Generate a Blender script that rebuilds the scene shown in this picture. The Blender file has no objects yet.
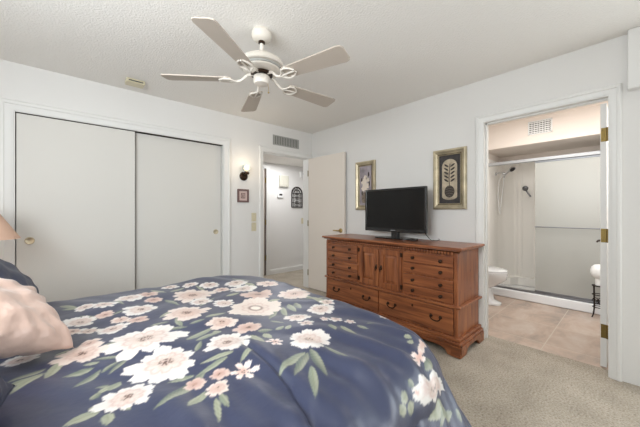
import bpy, bmesh, math, random
import numpy as np
from mathutils import Vector, Matrix
random.seed(7)
C = bpy.context.scene
COL = C.collection
R = math.radians
PI = math.pi

# ------------------------------------------------------------------ camera, world, lights, exposure
cam_data = bpy.data.cameras.new('camera')
cam_data.sensor_width = 36.0
cam_data.lens = 284 / 640 * 36.0
cam_data.shift_y = -1.5 / 640
cam_data.clip_start = 0.02
cam = bpy.data.objects.new('camera', cam_data)
COL.objects.link(cam)
cam.location = (0, 0, 1.195)
cam.rotation_euler = (R(90), 0, R(-41.9))
C.camera = cam

C.view_settings.view_transform = 'Standard'
C.view_settings.look = 'None'
C.view_settings.gamma = 1
C.view_settings.use_curve_mapping = False
C.view_settings.exposure = -0.05

world = bpy.data.worlds.new('sky')
C.world = world
world.use_nodes = True
wbg = world.node_tree.nodes['Background']
wbg.inputs[0].default_value = (1.0, 1.0, 1.0, 1)
wbg.inputs[1].default_value = 1.5

def area(name, loc, rot, sx, sy, power, color=(1, 1, 1), spread=180):
    l = bpy.data.lights.new(name, 'AREA')
    l.shape = 'RECTANGLE'; l.size = sx; l.size_y = sy; l.energy = power; l.color = color; l.spread = R(spread)
    o = bpy.data.objects.new(name, l); COL.objects.link(o)
    o.location = loc; o.rotation_euler = rot
    return o
def point(name, loc, power, color=(1, 1, 1), rad=0.05):
    l = bpy.data.lights.new(name, 'POINT'); l.energy = power; l.color = color; l.shadow_soft_size = rad
    o = bpy.data.objects.new(name, l); COL.objects.link(o); o.location = loc
    return o
# added daylight, out of view, at an assumed patio door in the right wall
area('patio_fill', (2.88, -1.55, 1.12), (0, R(97), R(-22)), 1.8, 2.2, 62, (0.955, 0.985, 1.0))
# added fill from an unseen window, aimed to lift the far corner
area('headboard_fill', (-1.0, .9, 1.72), (0, R(-93), R(33)), 0.8, 1.7, 68, (0.955, 0.985, 1.0))
# added fill light behind the camera, aimed up at the ceiling
area('ceiling_bounce_fill', (0.4, -1.2, 1.4), (R(160), 0, 0), 1.0, 1.0, 6, (0.97, 0.985, 1.0))
# ceiling light of the bathroom, ceiling light of the hall
area('bath_side_fill', (3.75, -.53, 1.7), (R(90), 0, 0), 1.1, 0.5, 13, (1.0, 0.98, 0.96))  # added side fill with no fixture, evens out the frosted shower doors
area('bath_ceiling_light', (3.6, 0.7, 2.42), (0, 0, 0), 0.9, 0.9, 20, (1.0, 0.98, 0.96))
area('hall_ceiling_light', (2.9, 4.1, 2.11), (0, 0, 0), 0.5, 0.5, 14, (0.98, 0.985, 1.0))

# ------------------------------------------------------------------ materials
def lin(c):
    return tuple((x / 255 / 12.92) if x / 255 <= 0.04045 else ((x / 255 + 0.055) / 1.055) ** 2.4 for x in c)
def rgba(c): return (*lin(c), 1)
def mat(name, col, rough=0.5, metal=0.0, bump=None, var=None, sheen=0.0, coat=0.0, emit=None, trans=0.0, spec=None):
    """bump=(scale, strength, distance[, detail]); var=(scale, amount[, stretch])"""
    m = bpy.data.materials.new(name); m.use_nodes = True
    nt = m.node_tree; b = nt.nodes['Principled BSDF']
    b.inputs['Base Color'].default_value = rgba(col)
    b.inputs['Roughness'].default_value = rough
    b.inputs['Metallic'].default_value = metal
    if spec is not None: b.inputs['Specular IOR Level'].default_value = spec
    if sheen: b.inputs['Sheen Weight'].default_value = sheen
    if coat: b.inputs['Coat Weight'].default_value = coat; b.inputs['Coat Roughness'].default_value = 0.15
    if trans: b.inputs['Transmission Weight'].default_value = trans
    if emit: b.inputs['Emission Color'].default_value = rgba(emit[0]); b.inputs['Emission Strength'].default_value = emit[1]
    tc = nt.nodes.new('ShaderNodeTexCoord')
    if var:
        n = nt.nodes.new('ShaderNodeTexNoise'); n.inputs['Scale'].default_value = var[0]; n.inputs['Detail'].default_value = 4
        src = tc.outputs['Object']
        if len(var) > 2:
            mp = nt.nodes.new('ShaderNodeMapping'); mp.inputs['Scale'].default_value = var[2]
            nt.links.new(src, mp.inputs[0]); src = mp.outputs[0]
        nt.links.new(src, n.inputs['Vector'])
        r = nt.nodes.new('ShaderNodeValToRGB')
        r.color_ramp.elements[0].position = 0.3; r.color_ramp.elements[1].position = 0.7
        r.color_ramp.elements[0].color = rgba([max(0, x * (1 - var[1])) for x in col])
        r.color_ramp.elements[1].color = rgba([min(255, x * (1 + var[1])) for x in col])
        nt.links.new(n.outputs['Fac'], r.inputs[0]); nt.links.new(r.outputs[0], b.inputs['Base Color'])
    if bump:
        n = nt.nodes.new('ShaderNodeTexNoise'); n.inputs['Scale'].default_value = bump[0]
        n.inputs['Detail'].default_value = bump[3] if len(bump) > 3 else 3
        nt.links.new(tc.outputs['Object'], n.inputs['Vector'])
        bp = nt.nodes.new('ShaderNodeBump'); bp.inputs['Strength'].default_value = bump[1]; bp.inputs['Distance'].default_value = bump[2]
        nt.links.new(n.outputs['Fac'], bp.inputs['Height']); nt.links.new(bp.outputs[0], b.inputs['Normal'])
    return m

def wood(name, stretch):
    m = mat(name, (140, 78, 46), 0.38, coat=0.25)
    nt = m.node_tree; b = nt.nodes['Principled BSDF']
    tc = nt.nodes.new('ShaderNodeTexCoord'); mp = nt.nodes.new('ShaderNodeMapping'); mp.inputs['Scale'].default_value = stretch
    nt.links.new(tc.outputs['Object'], mp.inputs[0])
    n = nt.nodes.new('ShaderNodeTexNoise'); n.inputs['Scale'].default_value = 2.2; n.inputs['Detail'].default_value = 7; n.inputs['Distortion'].default_value = 0.7
    nt.links.new(mp.outputs[0], n.inputs['Vector'])
    r = nt.nodes.new('ShaderNodeValToRGB'); e = r.color_ramp.elements
    e[0].position = 0.28; e[0].color = rgba((92, 49, 28)); e[1].position = 0.74; e[1].color = rgba((168, 104, 62))
    k = e.new(0.5); k.color = rgba((136, 78, 45))
    nt.links.new(n.outputs['Fac'], r.inputs[0])
    v = nt.nodes.new('ShaderNodeTexVoronoi'); v.inputs['Scale'].default_value = 4.5
    mp2 = nt.nodes.new('ShaderNodeMapping'); mp2.inputs['Scale'].default_value = tuple(1 if s < 5 else 1.8 for s in stretch)
    nt.links.new(tc.outputs['Object'], mp2.inputs[0]); nt.links.new(mp2.outputs[0], v.inputs['Vector'])
    r2 = nt.nodes.new('ShaderNodeValToRGB'); r2.color_ramp.elements[0].position = 0.03; r2.color_ramp.elements[1].position = 0.1
    r2.color_ramp.elements[0].color = (0.35, 0.3, 0.3, 1)
    nt.links.new(v.outputs['Distance'], r2.inputs[0])
    mx = nt.nodes.new('ShaderNodeMix'); mx.data_type = 'RGBA'; mx.blend_type = 'MULTIPLY'; mx.inputs[0].default_value = 0.8
    nt.links.new(r.outputs[0], mx.inputs[6]); nt.links.new(r2.outputs[0], mx.inputs[7])
    nt.links.new(mx.outputs[2], b.inputs['Base Color'])
    return m

M = {}
M['wall'] = mat('wall_paint', (225, 223, 220), 0.75, bump=(55, 0.10, 0.01))
M['ceil'] = mat('textured_ceiling', (240, 237, 232), 0.9, bump=(75, 0.4, 0.012, 2))
M['trim'] = mat('white_trim_paint', (226, 225, 222), 0.42)
M['door'] = mat('door_paint', (228, 219, 209), 0.45)
M['closet'] = mat('closet_door_paint', (214, 211, 205), 0.5)
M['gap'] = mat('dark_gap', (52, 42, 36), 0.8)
M['pinkwall'] = mat('bath_pink_wall', (236, 225, 215), 0.8, bump=(60, 0.1, 0.01))
M['brass'] = mat('brass', (188, 164, 112), 0.38, 0.9)
M['hinge'] = mat('aged_brass', (128, 108, 62), 0.45, 0.8)
M['pull'] = mat('pale_brass', (196, 184, 158), 0.4, 0.7)
M['bronze'] = mat('antique_bronze', (58, 42, 32), 0.42, 0.8)
M['chrome'] = mat('chrome', (205, 207, 210), 0.16, 1.0)
M['rail'] = mat('satin_silver_rail', (176, 178, 180), 0.5, 0.6)
M['steel'] = mat('brushed_grey_metal', (128, 130, 134), 0.35, 1.0)
M['iron'] = mat('black_iron', (44, 36, 33), 0.55, 0.5)
M['fan'] = mat('fan_white_enamel', (221, 214, 204), 0.4)
M['blade'] = mat('fan_blade', (188, 177, 165), 0.5, var=(3, 0.02))
M['ivory'] = mat('ivory_plastic', (212, 203, 174), 0.42)
M['chime'] = mat('pale_cream_plastic', (204, 201, 188), 0.5)
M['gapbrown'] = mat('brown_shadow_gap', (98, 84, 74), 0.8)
M['white'] = mat('white_plastic', (232, 232, 230), 0.4)
M['porcelain'] = mat('white_porcelain', (238, 239, 240), 0.12, coat=0.5)
M['surround'] = mat('shower_surround_acrylic', (250, 247, 240), 0.3)
M['ventgrey'] = mat('vent_grey_metal', (170, 170, 166), 0.55, 0.2)
M['ventdark'] = mat('vent_dark_recess', (74, 74, 70), 0.9)
M['black'] = mat('tv_black_plastic', (16, 16, 18), 0.22, coat=0.4)
M['screen'] = mat('tv_screen_glass', (16, 15, 15), 0.2, spec=0.3)
M['logo'] = mat('tv_logo_silver', (170, 172, 176), 0.35, 0.6)
M['gold'] = mat('champagne_gold_frame', (186, 174, 148), 0.4, 0.6, var=(9, 0.12))
M['golddark'] = mat('dark_gold_frame', (98, 84, 56), 0.4, 0.8, var=(9, 0.15))
M['artdark'] = mat('dark_mat_board', (58, 54, 54), 0.75, var=(30, 0.12))
M['artpale'] = mat('pale_art_panel', (178, 164, 142), 0.7, var=(14, 0.16))
M['artlav'] = mat('lavender_grey_art', (152, 143, 148), 0.65, var=(10, 0.16))
M['artink'] = mat('ink_art', (66, 58, 52), 0.7)
M['arttaupe'] = mat('taupe_art', (120, 106, 92), 0.7, var=(40, 0.2))
M['artcream'] = mat('cream_art', (226, 212, 198), 0.7)
M['mauve'] = mat('mauve_wood_frame', (112, 86, 84), 0.5)
M['pinkmat'] = mat('pink_mat_board', (206, 182, 176), 0.7)
M['shade'] = mat('pink_beige_lamp_shade', (214, 178, 156), 0.8, bump=(180, 0.15, 0.004))
M['pink'] = mat('blush_satin', (208, 180, 167), 0.36, sheen=0.2, bump=(17, 0.4, 0.03, 2))
M['navy'] = mat('navy_satin', (42, 48, 72), 0.55, sheen=0.03, bump=(12, 0.2, 0.02, 2))
M['mattress'] = mat('mattress_ticking', (226, 224, 218), 0.85)
M['woodh'] = wood('stained_pine_along', (14, 1.1, 14))
M['woodv'] = wood('stained_pine_upright', (12, 12, 1.1))
M['paper'] = mat('white_tissue', (246, 246, 244), 0.9, bump=(90, 0.3, 0.005))
M['bulb'] = mat('lit_frosted_glass', (255, 226, 184), 0.4, emit=((255, 214, 160), 1.7))

# carpet
def carpet(name, c0, c1, c2):
    m = mat(name, c1, 0.98, sheen=0.15)
    nt = m.node_tree; b = nt.nodes['Principled BSDF']; b.inputs['Specular IOR Level'].default_value = 0.1
    tc = nt.nodes.new('ShaderNodeTexCoord')
    n = nt.nodes.new('ShaderNodeTexNoise'); n.inputs['Scale'].default_value = 85; n.inputs['Detail'].default_value = 3; n.inputs['Roughness'].default_value = 0.7
    nt.links.new(tc.outputs['Object'], n.inputs['Vector'])
    r = nt.nodes.new('ShaderNodeValToRGB'); e = r.color_ramp.elements
    e[0].position = 0.28; e[0].color = rgba(c0); e[1].position = 0.66; e[1].color = rgba(c2); k = e.new(0.42); k.color = rgba(c1)
    nt.links.new(n.outputs['Fac'], r.inputs[0])
    n2 = nt.nodes.new('ShaderNodeTexNoise'); n2.inputs['Scale'].default_value = 5; n2.inputs['Detail'].default_value = 3
    nt.links.new(tc.outputs['Object'], n2.inputs['Vector'])
    r2 = nt.nodes.new('ShaderNodeValToRGB'); r2.color_ramp.elements[0].position = 0.3; r2.color_ramp.elements[1].position = 0.7
    r2.color_ramp.elements[0].color = (0.78, 0.77, 0.75, 1)
    nt.links.new(n2.outputs['Fac'], r2.inputs[0])
    mx = nt.nodes.new('ShaderNodeMix'); mx.data_type = 'RGBA'; mx.blend_type = 'MULTIPLY'; mx.inputs[0].default_value = 1
    nt.links.new(r.outputs[0], mx.inputs[6]); nt.links.new(r2.outputs[0], mx.inputs[7]); nt.links.new(mx.outputs[2], b.inputs['Base Color'])
    bp = nt.nodes.new('ShaderNodeBump'); bp.inputs['Strength'].default_value = 0.7; bp.inputs['Distance'].default_value = 0.012
    nt.links.new(n.outputs['Fac'], bp.inputs['Height']); nt.links.new(bp.outputs[0], b.inputs['Normal'])
    return m
M['carpet'] = carpet('beige_carpet', (118, 106, 91), (172, 161, 145), (200, 190, 175))

def tile():
    m = mat('beige_stone_tile', (196, 172, 152), 0.42)
    nt = m.node_tree; b = nt.nodes['Principled BSDF']
    tc = nt.nodes.new('ShaderNodeTexCoord')
    mp = nt.nodes.new('ShaderNodeMapping'); mp.inputs['Location'].default_value = TILE_OFF
    nt.links.new(tc.outputs['Object'], mp.inputs[0])
    br = nt.nodes.new('ShaderNodeTexBrick'); br.offset = 0; br.squash = 1
    br.inputs['Scale'].default_value = 1; br.inputs['Brick Width'].default_value = 0.545; br.inputs['Row Height'].default_value = 0.545
    br.inputs['Mortar Size'].default_value = 0.004; br.inputs['Mortar Smooth'].default_value = 0.2; br.inputs['Bias'].default_value = 0
    br.inputs['Color1'].default_value = (0.9, 0.9, 0.9, 1); br.inputs['Color2'].default_value = (1, 1, 1, 1); br.inputs['Mortar'].default_value = (1.05, 1.05, 1.02, 1)
    nt.links.new(mp.outputs[0], br.inputs['Vector'])
    mp2 = nt.nodes.new('ShaderNodeMapping'); mp2.inputs['Scale'].default_value = (1.5, 2.6, 1); nt.links.new(tc.outputs['Object'], mp2.inputs[0])
    n = nt.nodes.new('ShaderNodeTexNoise'); n.inputs['Scale'].default_value = 1.6; n.inputs['Detail'].default_value = 8; n.inputs['Roughness'].default_value = 0.65; n.inputs['Distortion'].default_value = 0.4
    nt.links.new(mp2.outputs[0], n.inputs['Vector'])
    r = nt.nodes.new('ShaderNodeValToRGB'); e = r.color_ramp.elements
    e[0].position = 0.3; e[0].color = rgba((158, 146, 136)); e[1].position = 0.7; e[1].color = rgba((210, 197, 185)); k = e.new(0.5); k.color = rgba((196, 174, 158))
    nt.links.new(n.outputs['Fac'], r.inputs[0])
    mx = nt.nodes.new('ShaderNodeMix'); mx.data_type = 'RGBA'; mx.blend_type = 'MULTIPLY'; mx.inputs[0].default_value = 1
    nt.links.new(r.outputs[0], mx.inputs[6]); nt.links.new(br.outputs['Color'], mx.inputs[7])
    mx2 = nt.nodes.new('ShaderNodeMix'); mx2.data_type = 'RGBA'; mx2.inputs[7].default_value = rgba((200, 190, 176))
    nt.links.new(br.outputs['Fac'], mx2.inputs[0]); nt.links.new(mx.outputs[2], mx2.inputs[6]); nt.links.new(mx2.outputs[2], b.inputs['Base Color'])
    return m

def glass(name, col, rough, alpha_mix, trans=True):
    m = bpy.data.materials.new(name); m.use_nodes = True; nt = m.node_tree
    b = nt.nodes['Principled BSDF']; out = nt.nodes['Material Output']
    b.inputs['Base Color'].default_value = rgba(col); b.inputs['Roughness'].default_value = rough
    t = nt.nodes.new('ShaderNodeBsdfTransparent'); t.inputs[0].default_value = rgba(col)
    mx = nt.nodes.new('ShaderNodeMixShader'); mx.inputs[0].default_value = alpha_mix
    nt.links.new(t.outputs[0], mx.inputs[1]); nt.links.new(b.outputs[0], mx.inputs[2]); nt.links.new(mx.outputs[0], out.inputs[0])
    return m
M['frost'] = glass('frosted_shower_glass', (200, 200, 194), 0.3, 0.72)
M['pane'] = glass('window_pane_glass', (245, 250, 252), 0.05, 0.1)

# ------------------------------------------------------------------ mesh builder
class MB:
    def __init__(s): s.v = []; s.f = []
    def add(s, vs, fs, Mx=None):
        o = len(s.v)
        s.v += [tuple(Mx @ Vector(p)) if Mx else tuple(p) for p in vs]
        s.f += [tuple(i + o for i in f) for f in fs]
        return s
    def box(s, x0, y0, z0, x1, y1, z1, Mx=None):
        x0, x1 = sorted((x0, x1)); y0, y1 = sorted((y0, y1)); z0, z1 = sorted((z0, z1))
        v = [(x, y, z) for x in (x0, x1) for y in (y0, y1) for z in (z0, z1)]
        return s.add(v, [(0, 1, 3, 2), (4, 6, 7, 5), (0, 4, 5, 1), (2, 3, 7, 6), (0, 2, 6, 4), (1, 5, 7, 3)], Mx)
    def prism(s, pts, axis, a, b, Mx=None):
        n = len(pts)
        def P(p, w): return {'x': (w, p[0], p[1]), 'y': (p[0], w, p[1]), 'z': (p[0], p[1], w)}[axis]
        v = [P(p, a) for p in pts] + [P(p, b) for p in pts]
        f = [tuple(range(n)), tuple(range(2 * n - 1, n - 1, -1))] + [(i, (i + 1) % n, (i + 1) % n + n, i + n) for i in range(n)]
        return s.add(v, f, Mx)
    def loft(s, rings, Mx=None, caps=True, closed=False):
        n = len(rings[0]); v = [p for r in rings for p in r]; f = []
        m = len(rings)
        for k in range(m if closed else m - 1):
            for i in range(n):
                a = k * n; b = ((k + 1) % m) * n
                f.append((a + i, a + (i + 1) % n, b + (i + 1) % n, b + i))
        if caps and not closed: f += [tuple(range(n - 1, -1, -1)), tuple(range((m - 1) * n, m * n))]
        return s.add(v, f, Mx)
    def tube(s, path, r, n=8, closed=False, Mx=None):
        path = [Vector(p) for p in path]; m = len(path); rings = []
        rr = r if isinstance(r, (list, tuple)) else [r] * m
        t0 = (path[1] - path[0]).normalized()
        nrm = t0.orthogonal().normalized()
        for k in range(m):
            if closed: t = path[(k + 1) % m] - path[k - 1]
            else: t = path[min(k + 1, m - 1)] - path[max(k - 1, 0)]
            t.normalize()
            nrm = (nrm - t * nrm.dot(t)).normalized(); bi = t.cross(nrm)
            rings.append([tuple(path[k] + rr[k] * (math.cos(2 * PI * i / n) * nrm + math.sin(2 * PI * i / n) * bi)) for i in range(n)])
        return s.loft(rings, Mx, closed=closed)
    def cyl(s, p0, p1, r0, r1=None, n=20, Mx=None): return s.tube([p0, p1], [r0, r0 if r1 is None else r1], n, Mx=Mx)
    def lathe(s, prof, org=(0, 0, 0), axis=(0, 0, 1), n=32, sc=(1, 1), Mx=None):
        q = Vector((0, 0, 1)).rotation_difference(Vector(axis)).to_matrix(); org = Vector(org)
        rings = [[tuple(org + q @ Vector((max(r, 1e-4) * sc[0] * math.cos(2 * PI * i / n), max(r, 1e-4) * sc[1] * math.sin(2 * PI * i / n), h))) for i in range(n)] for r, h in prof]
        return s.loft(rings, Mx)
    def ball(s, c, rx, ry=None, rz=None, n=20, k=12, Mx=None):
        ry = ry or rx; rz = rz or rx
        rings = [[(c[0] + rx * math.sin(t) * math.cos(2 * PI * i / n), c[1] + ry * math.sin(t) * math.sin(2 * PI * i / n), c[2] - rz * math.cos(t)) for i in range(n)]
                 for t in [max(0.02, min(PI - 0.02, PI * j / k)) for j in range(k + 1)]]
        return s.loft(rings, Mx)
    def build(s, name, m, parent=None, bevel=0.0, smooth=35, origin=None, seg=2):
        if parent is not None: o0 = ORG[parent.name]
        elif origin is not None: o0 = Vector(origin)
        else:
            a = np.array(s.v); lo = a.min(0); hi = a.max(0); o0 = Vector(((lo[0] + hi[0]) / 2, (lo[1] + hi[1]) / 2, lo[2]))
        me = bpy.data.meshes.new(name)
        me.from_pydata([tuple(Vector(p) - o0) for p in s.v], [], s.f)
        bm = bmesh.new(); bm.from_mesh(me); bmesh.ops.recalc_face_normals(bm, faces=bm.faces); bm.to_mesh(me); bm.free()
        if smooth: me.shade_smooth(); me.set_sharp_from_angle(angle=R(smooth))
        me.materials.append(m)
        o = bpy.data.objects.new(name, me); COL.objects.link(o)
        if parent is not None: o.parent = parent
        else: o.location = o0
        ORG[o.name] = o0
        if bevel:
            b = o.modifiers.new('bevel', 'BEVEL'); b.width = bevel; b.segments = seg; b.limit_method = 'ANGLE'; b.angle_limit = R(40); b.harden_normals = True
        return o
ORG = {}
def tag(o, label=None, cat=None, group=None, kind=None):
    if label: o['label'] = label
    if cat: o['category'] = cat
    if group: o['group'] = group
    if kind: o['kind'] = kind
    return o
def thing(name, loc, label, cat, group=None, kind=None):
    o = bpy.data.objects.new(name, None); COL.objects.link(o); o.location = loc; o.empty_display_size = 0.1
    ORG[o.name] = Vector(loc)
    return tag(o, label, cat, group, kind)
def S(o, label=None, cat=None): return tag(o, label, cat, kind='structure')
# ------------------------------------------------------------------ the room
W, D, H = 2.93, 3.46, 2.44           # right wall, back wall, ceiling height
XL, YN = -1.02, -3.4                # left wall, near wall
TILE_OFF = (-4.34, -0.557, 0)
M['tile'] = tile()
Z0 = (0, 0, 0)

S(MB().box(XL - .1, YN - .1, -.1, 3.06, D + .0, 0).box(1.5, D, -.1, 4.4, 4.8, 0).build('floor', M['carpet'], origin=Z0), 'speckled beige carpet', 'floor')
S(MB().box(3.06, -.65, -.1, 5.5, 1.92, -.004).build('floor_bathroom', M['tile'], origin=Z0), 'pinkish beige stone tile floor of the bathroom', 'floor')
S(MB().box(XL - .1, YN - .1, H, 3.05, D + .12, H + .1).build('ceiling', M['ceil'], origin=Z0), 'pale textured bedroom ceiling', 'ceiling')
S(MB().box(3.05, -.65, H, 5.5, 1.92, H + .1).build('ceiling_bathroom', M['pinkwall'], origin=Z0), 'bathroom ceiling', 'ceiling')
S(MB().box(1.5, D + .12, 2.13, 4.4, 4.8, 2.23).build('ceiling_hall', M['ceil'], origin=Z0), 'low dropped ceiling of the hall', 'ceiling')

CL0, CL1 = -.312, 1.474              # closet opening
HD0, HD1 = 2.05, 2.852                # hall door opening
BD0, BD1 = .137, .958                # bathroom door opening
DH = 2.035
b = MB()
b.box(XL - .1, D, 0, CL0 - .02, D + .12, H).box(CL0 - .02, D, DH + .02, CL1 + .02, D + .12, H).box(CL1 + .02, D, 0, HD0 - .02, D + .12, H)
b.box(HD0 - .02, D, DH + .02, HD1 + .02, D + .12, H).box(HD1 + .02, D, 0, 3.05, D + .12, H)
S(b.build('wall_back', M['wall'], smooth=0, origin=Z0), 'pale grey wall with the closet and the hall door', 'wall')
PY0, PY1 = -2.75, -.35               # assumed glass patio door in the right wall, added out of view for daylight
b = MB()
b.box(W, YN - .1, 0, W + .12, PY0, H).box(W, PY0, 2.03, W + .12, PY1, H).box(W, PY1, 0, W + .12, BD0 - .02, H).box(W, BD0 - .02, DH + .02, W + .12, BD1 + .02, H).box(W, BD1 + .02, 0, W + .12, D, H)
S(b.build('wall_right', M['wall'], smooth=0, origin=Z0), 'pale grey wall behind the dresser', 'wall')
QY0, QY1, QZ0, QZ1 = .0, 1.8, 1.3, 2.15     # unseen window over the headboard, added to carry fill light
b = MB().box(XL - .1, YN - .1, 0, XL, QY0, H).box(XL - .1, QY1, 0, XL, D, H).box(XL - .1, QY0, 0, XL, QY1, QZ0).box(XL - .1, QY0, QZ1, XL, QY1, H)
S(b.build('wall_left', M['wall'], smooth=0, origin=Z0), 'pale grey wall at the head of the bed', 'wall')
S(MB().box(XL, YN - .1, 0, W, YN, H).build('wall_near', M['wall'], smooth=0, origin=Z0), 'pale grey wall behind the viewer', 'wall')
w = thing('added_window_1', (W + .06, (PY0 + PY1) / 2, 0), 'assumed white framed glass patio door, added for daylight behind the viewer', 'window', kind='structure')
b = MB(); pm = (PY0 + PY1) / 2
for y in (PY0, pm - .03, PY1 - .06): b.box(W + .03, y, .0, W + .08, y + .06, 2.05)
for z in (.0, 1.99): b.box(W + .03, PY0, z, W + .08, PY1, z + .06)
b.build('window_frame', M['trim'], w)
for y0, y1 in ((PY0 + .06, pm - .03), (pm + .03, PY1 - .06)): MB().box(W + .052, y0, .06, W + .058, y1, 1.99).build('window_pane', M['pane'], w)

w = thing('added_window_2', (XL - .05, (QY0 + QY1) / 2, QZ0), 'unseen white framed high window added over the headboard for fill light', 'window', kind='structure')
b = MB(); pm = (QY0 + QY1) / 2
for y in (QY0, pm - .02, QY1 - .05): b.box(XL - .08, y, QZ0, XL - .03, y + (.04 if y == pm - .02 else .05), QZ1)
for z in (QZ0, QZ1 - .05): b.box(XL - .08, QY0, z, XL - .03, QY1, z + .05)
b.build('window_frame', M['trim'], w)
for y0, y1 in ((QY0 + .05, pm - .02), (pm + .02, QY1 - .05)): MB().box(XL - .058, y0, QZ0 + .05, XL - .052, y1, QZ1 - .05).build('window_pane', M['pane'], w)

# closet interior, hall, bathroom shell
S(MB().box(-.55, 4.08, 0, 1.5, 4.14, H).box(-.55, D + .12, 0, -.5, 4.08, H).box(-.5, D + .12, H, 1.5, 4.08, H + .05).box(-.5, D + .0, -.05, 1.5, 4.08, 0).build('wall_closet', M['wall'], smooth=0, origin=Z0), 'wall inside the closet', 'wall')
HY = 4.66
b = MB().box(1.5, D + .12, 0, 1.6, HY, 2.13).box(2.84, HY, 0, 4.4, HY + .12, 2.13).box(1.5, HY, 0, 2.05, HY + .12, 2.13).box(2.05, HY, DH, 2.84, HY + .12, 2.13).box(4.3, D + .12, 0, 4.4, HY, 2.13).box(3.05, D, 0, 4.4, D + .12, 2.13)
S(b.build('wall_hall', M['wall'], smooth=0, origin=Z0), 'pale wall of the hall beyond the open door', 'wall')
BX = 5.40
S(MB().box(3.05, 1.82, 0, 5.5, 1.92, H).build('wall_bathroom_left', M['wall'], smooth=0, origin=Z0), 'bathroom wall behind the toilet', 'wall')
S(MB().box(3.05, -.65, 0, 5.5, -.55, H).build('wall_bathroom_right', M['wall'], smooth=0, origin=Z0), 'right bathroom wall', 'wall')
S(MB().box(BX, -.55, 0, 5.5, 1.82, H).build('wall_bathroom_back', M['pinkwall'], smooth=0, origin=Z0), 'pinkish wall at the back of the shower', 'wall')
SY0, SY1 = .0, 1.52                  # shower alcove
S(MB().box(4.60, SY1, 0, BX, 1.82, H).box(4.60, -.55, 0, BX, SY0, H).build('wall_shower', M['pinkwall'], smooth=0, origin=Z0), 'walls at the ends of the shower', 'wall')
S(MB().box(4.60, SY0, 2.10, BX, SY1, H).build('trim_1', M['pinkwall'], smooth=0, origin=Z0), 'pinkish bulkhead above the shower', 'bulkhead')

# soffit at the right edge
S(MB().box(W - .07, YN, 2.035, W, .042, H).build('trim_2', M['trim'], bevel=.006, origin=Z0), 'white boxed soffit high on the right wall', 'soffit')

# casings -----------------------------------------------------------
def casing_profile(w, d): return [(0, 0), (w, 0), (w, d * .55), (w * .86, d), (w * .62, d), (w * .55, d * .72), (w * .22, d * .62), (w * .1, d * .45), (0, d * .4)]
def casing(name, plane, c0, c1, top, w, d, sgn, label, bottom=0.0):
    """moulded casing round an opening; plane=('y',D): wall face y=D, room on the sgn side"""
    ax, face = plane
    prof = casing_profile(w, d)
    path = [((c0, bottom), (-1, 0)), ((c0, top), (-1, 1)), ((c1, top), (1, 1)), ((c1, bottom), (1, 0))]
    rings = []
    for (a, z), (da, dz) in path:
        ring = []
        for o, h in prof:
            p, q = a + da * o, z + dz * o
            ring.append((p, face + sgn * h, q) if ax == 'y' else (face + sgn * h, p, q))
        rings.append(ring)
    return S(MB().loft(rings).build(name, M['trim'], smooth=25, origin=Z0), label, 'door casing')
casing('trim_3', ('y', D), CL0 - .01, CL1 + .01, DH + .005, .085, .022, -1, 'white moulded casing round the closet')
casing('trim_4', ('y', D), HD0 - .008, HD1 + .008, DH + .008, .062, .02, -1, 'white moulded casing round the hall door')
casing('trim_5', ('x', W), BD0 - .008, BD1 + .008, DH + .008, .062, .022, -1, 'white moulded casing round the bathroom door')
casing('trim_6', ('x', W + .12), BD0 - .008, BD1 + .008, DH + .008, .06, .018, 1, 'white casing on the bathroom side')
casing('trim_7', ('y', HY), 2.07, 2.822, DH - .02, .075, .02, -1, 'white casing of the door across the hall')
# jambs
S(MB().box(CL0 - .02, D - .001, 0, CL0, D + .12, DH + .02).box(CL1, D - .001, 0, CL1 + .02, D + .12, DH + .02).box(CL0, D - .001, DH, CL1, D + .12, DH + .02).build('trim_8', M['trim'], origin=Z0), 'white closet jamb', 'jamb')
S(MB().box(HD0 - .02, D - .002, 0, HD0, D + .122, DH + .02).box(HD1, D - .002, 0, HD1 + .02, D + .122, DH + .02).box(HD0, D - .002, DH, HD1, D + .122, DH + .02).box(HD0, D + .05, 0, HD0 + .012, D + .085, DH).box(HD0, D + .05, DH - .012, HD1, D + .085, DH).build('trim_9', M['trim'], origin=Z0), 'white hall door jamb with stop', 'jamb')
S(MB().box(W - .002, BD0 - .02, 0, W + .122, BD0, DH + .02).box(W - .002, BD1, 0, W + .122, BD1 + .02, DH + .02).box(W - .002, BD0, DH, W + .122, BD1, DH + .02).box(W + .045, BD1 - .012, 0, W + .08, BD1, DH).box(W + .045, BD0, DH - .012, W + .08, BD1, DH).build('trim_10', M['trim'], origin=Z0), 'white bathroom door jamb with stop', 'jamb')

# baseboards
def base(name, plane, a, b_, sgn, label, h=.085, d=.014):
    ax, face = plane
    pts = [(0, 0), (d, 0), (d, h - .02), (d * .5, h - .008), (d * .4, h), (0, h)]
    rings = [[((t, face + sgn * o, z) if ax == 'y' else (face + sgn * o, t, z)) for o, z in pts] for t in (a, b_)]
    S(MB().loft(rings).build(name, M['trim'], smooth=25, origin=Z0), label, 'baseboard')
#base('baseboard_right', ('x', W), PY1 + .01, BD0 - .075, -1, 'white baseboard right of the bathroom door')
base('baseboard_corner', ('x', W), BD1 + .08, D, -1, 'white baseboard behind the dresser')
base('baseboard_back', ('y', D), CL1 + .1, HD0 - .075, -1, 'white baseboard between closet and hall door')
base('baseboard_left', ('x', XL), YN, D, 1, 'white baseboard along the left wall')
base('baseboard_hall', ('y', HY), 2.90, 4.3, -1, 'white baseboard along the hall wall', h=.1)
base('baseboard_near', ('y', YN), XL, W, 1, 'white baseboard behind the viewer')

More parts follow.
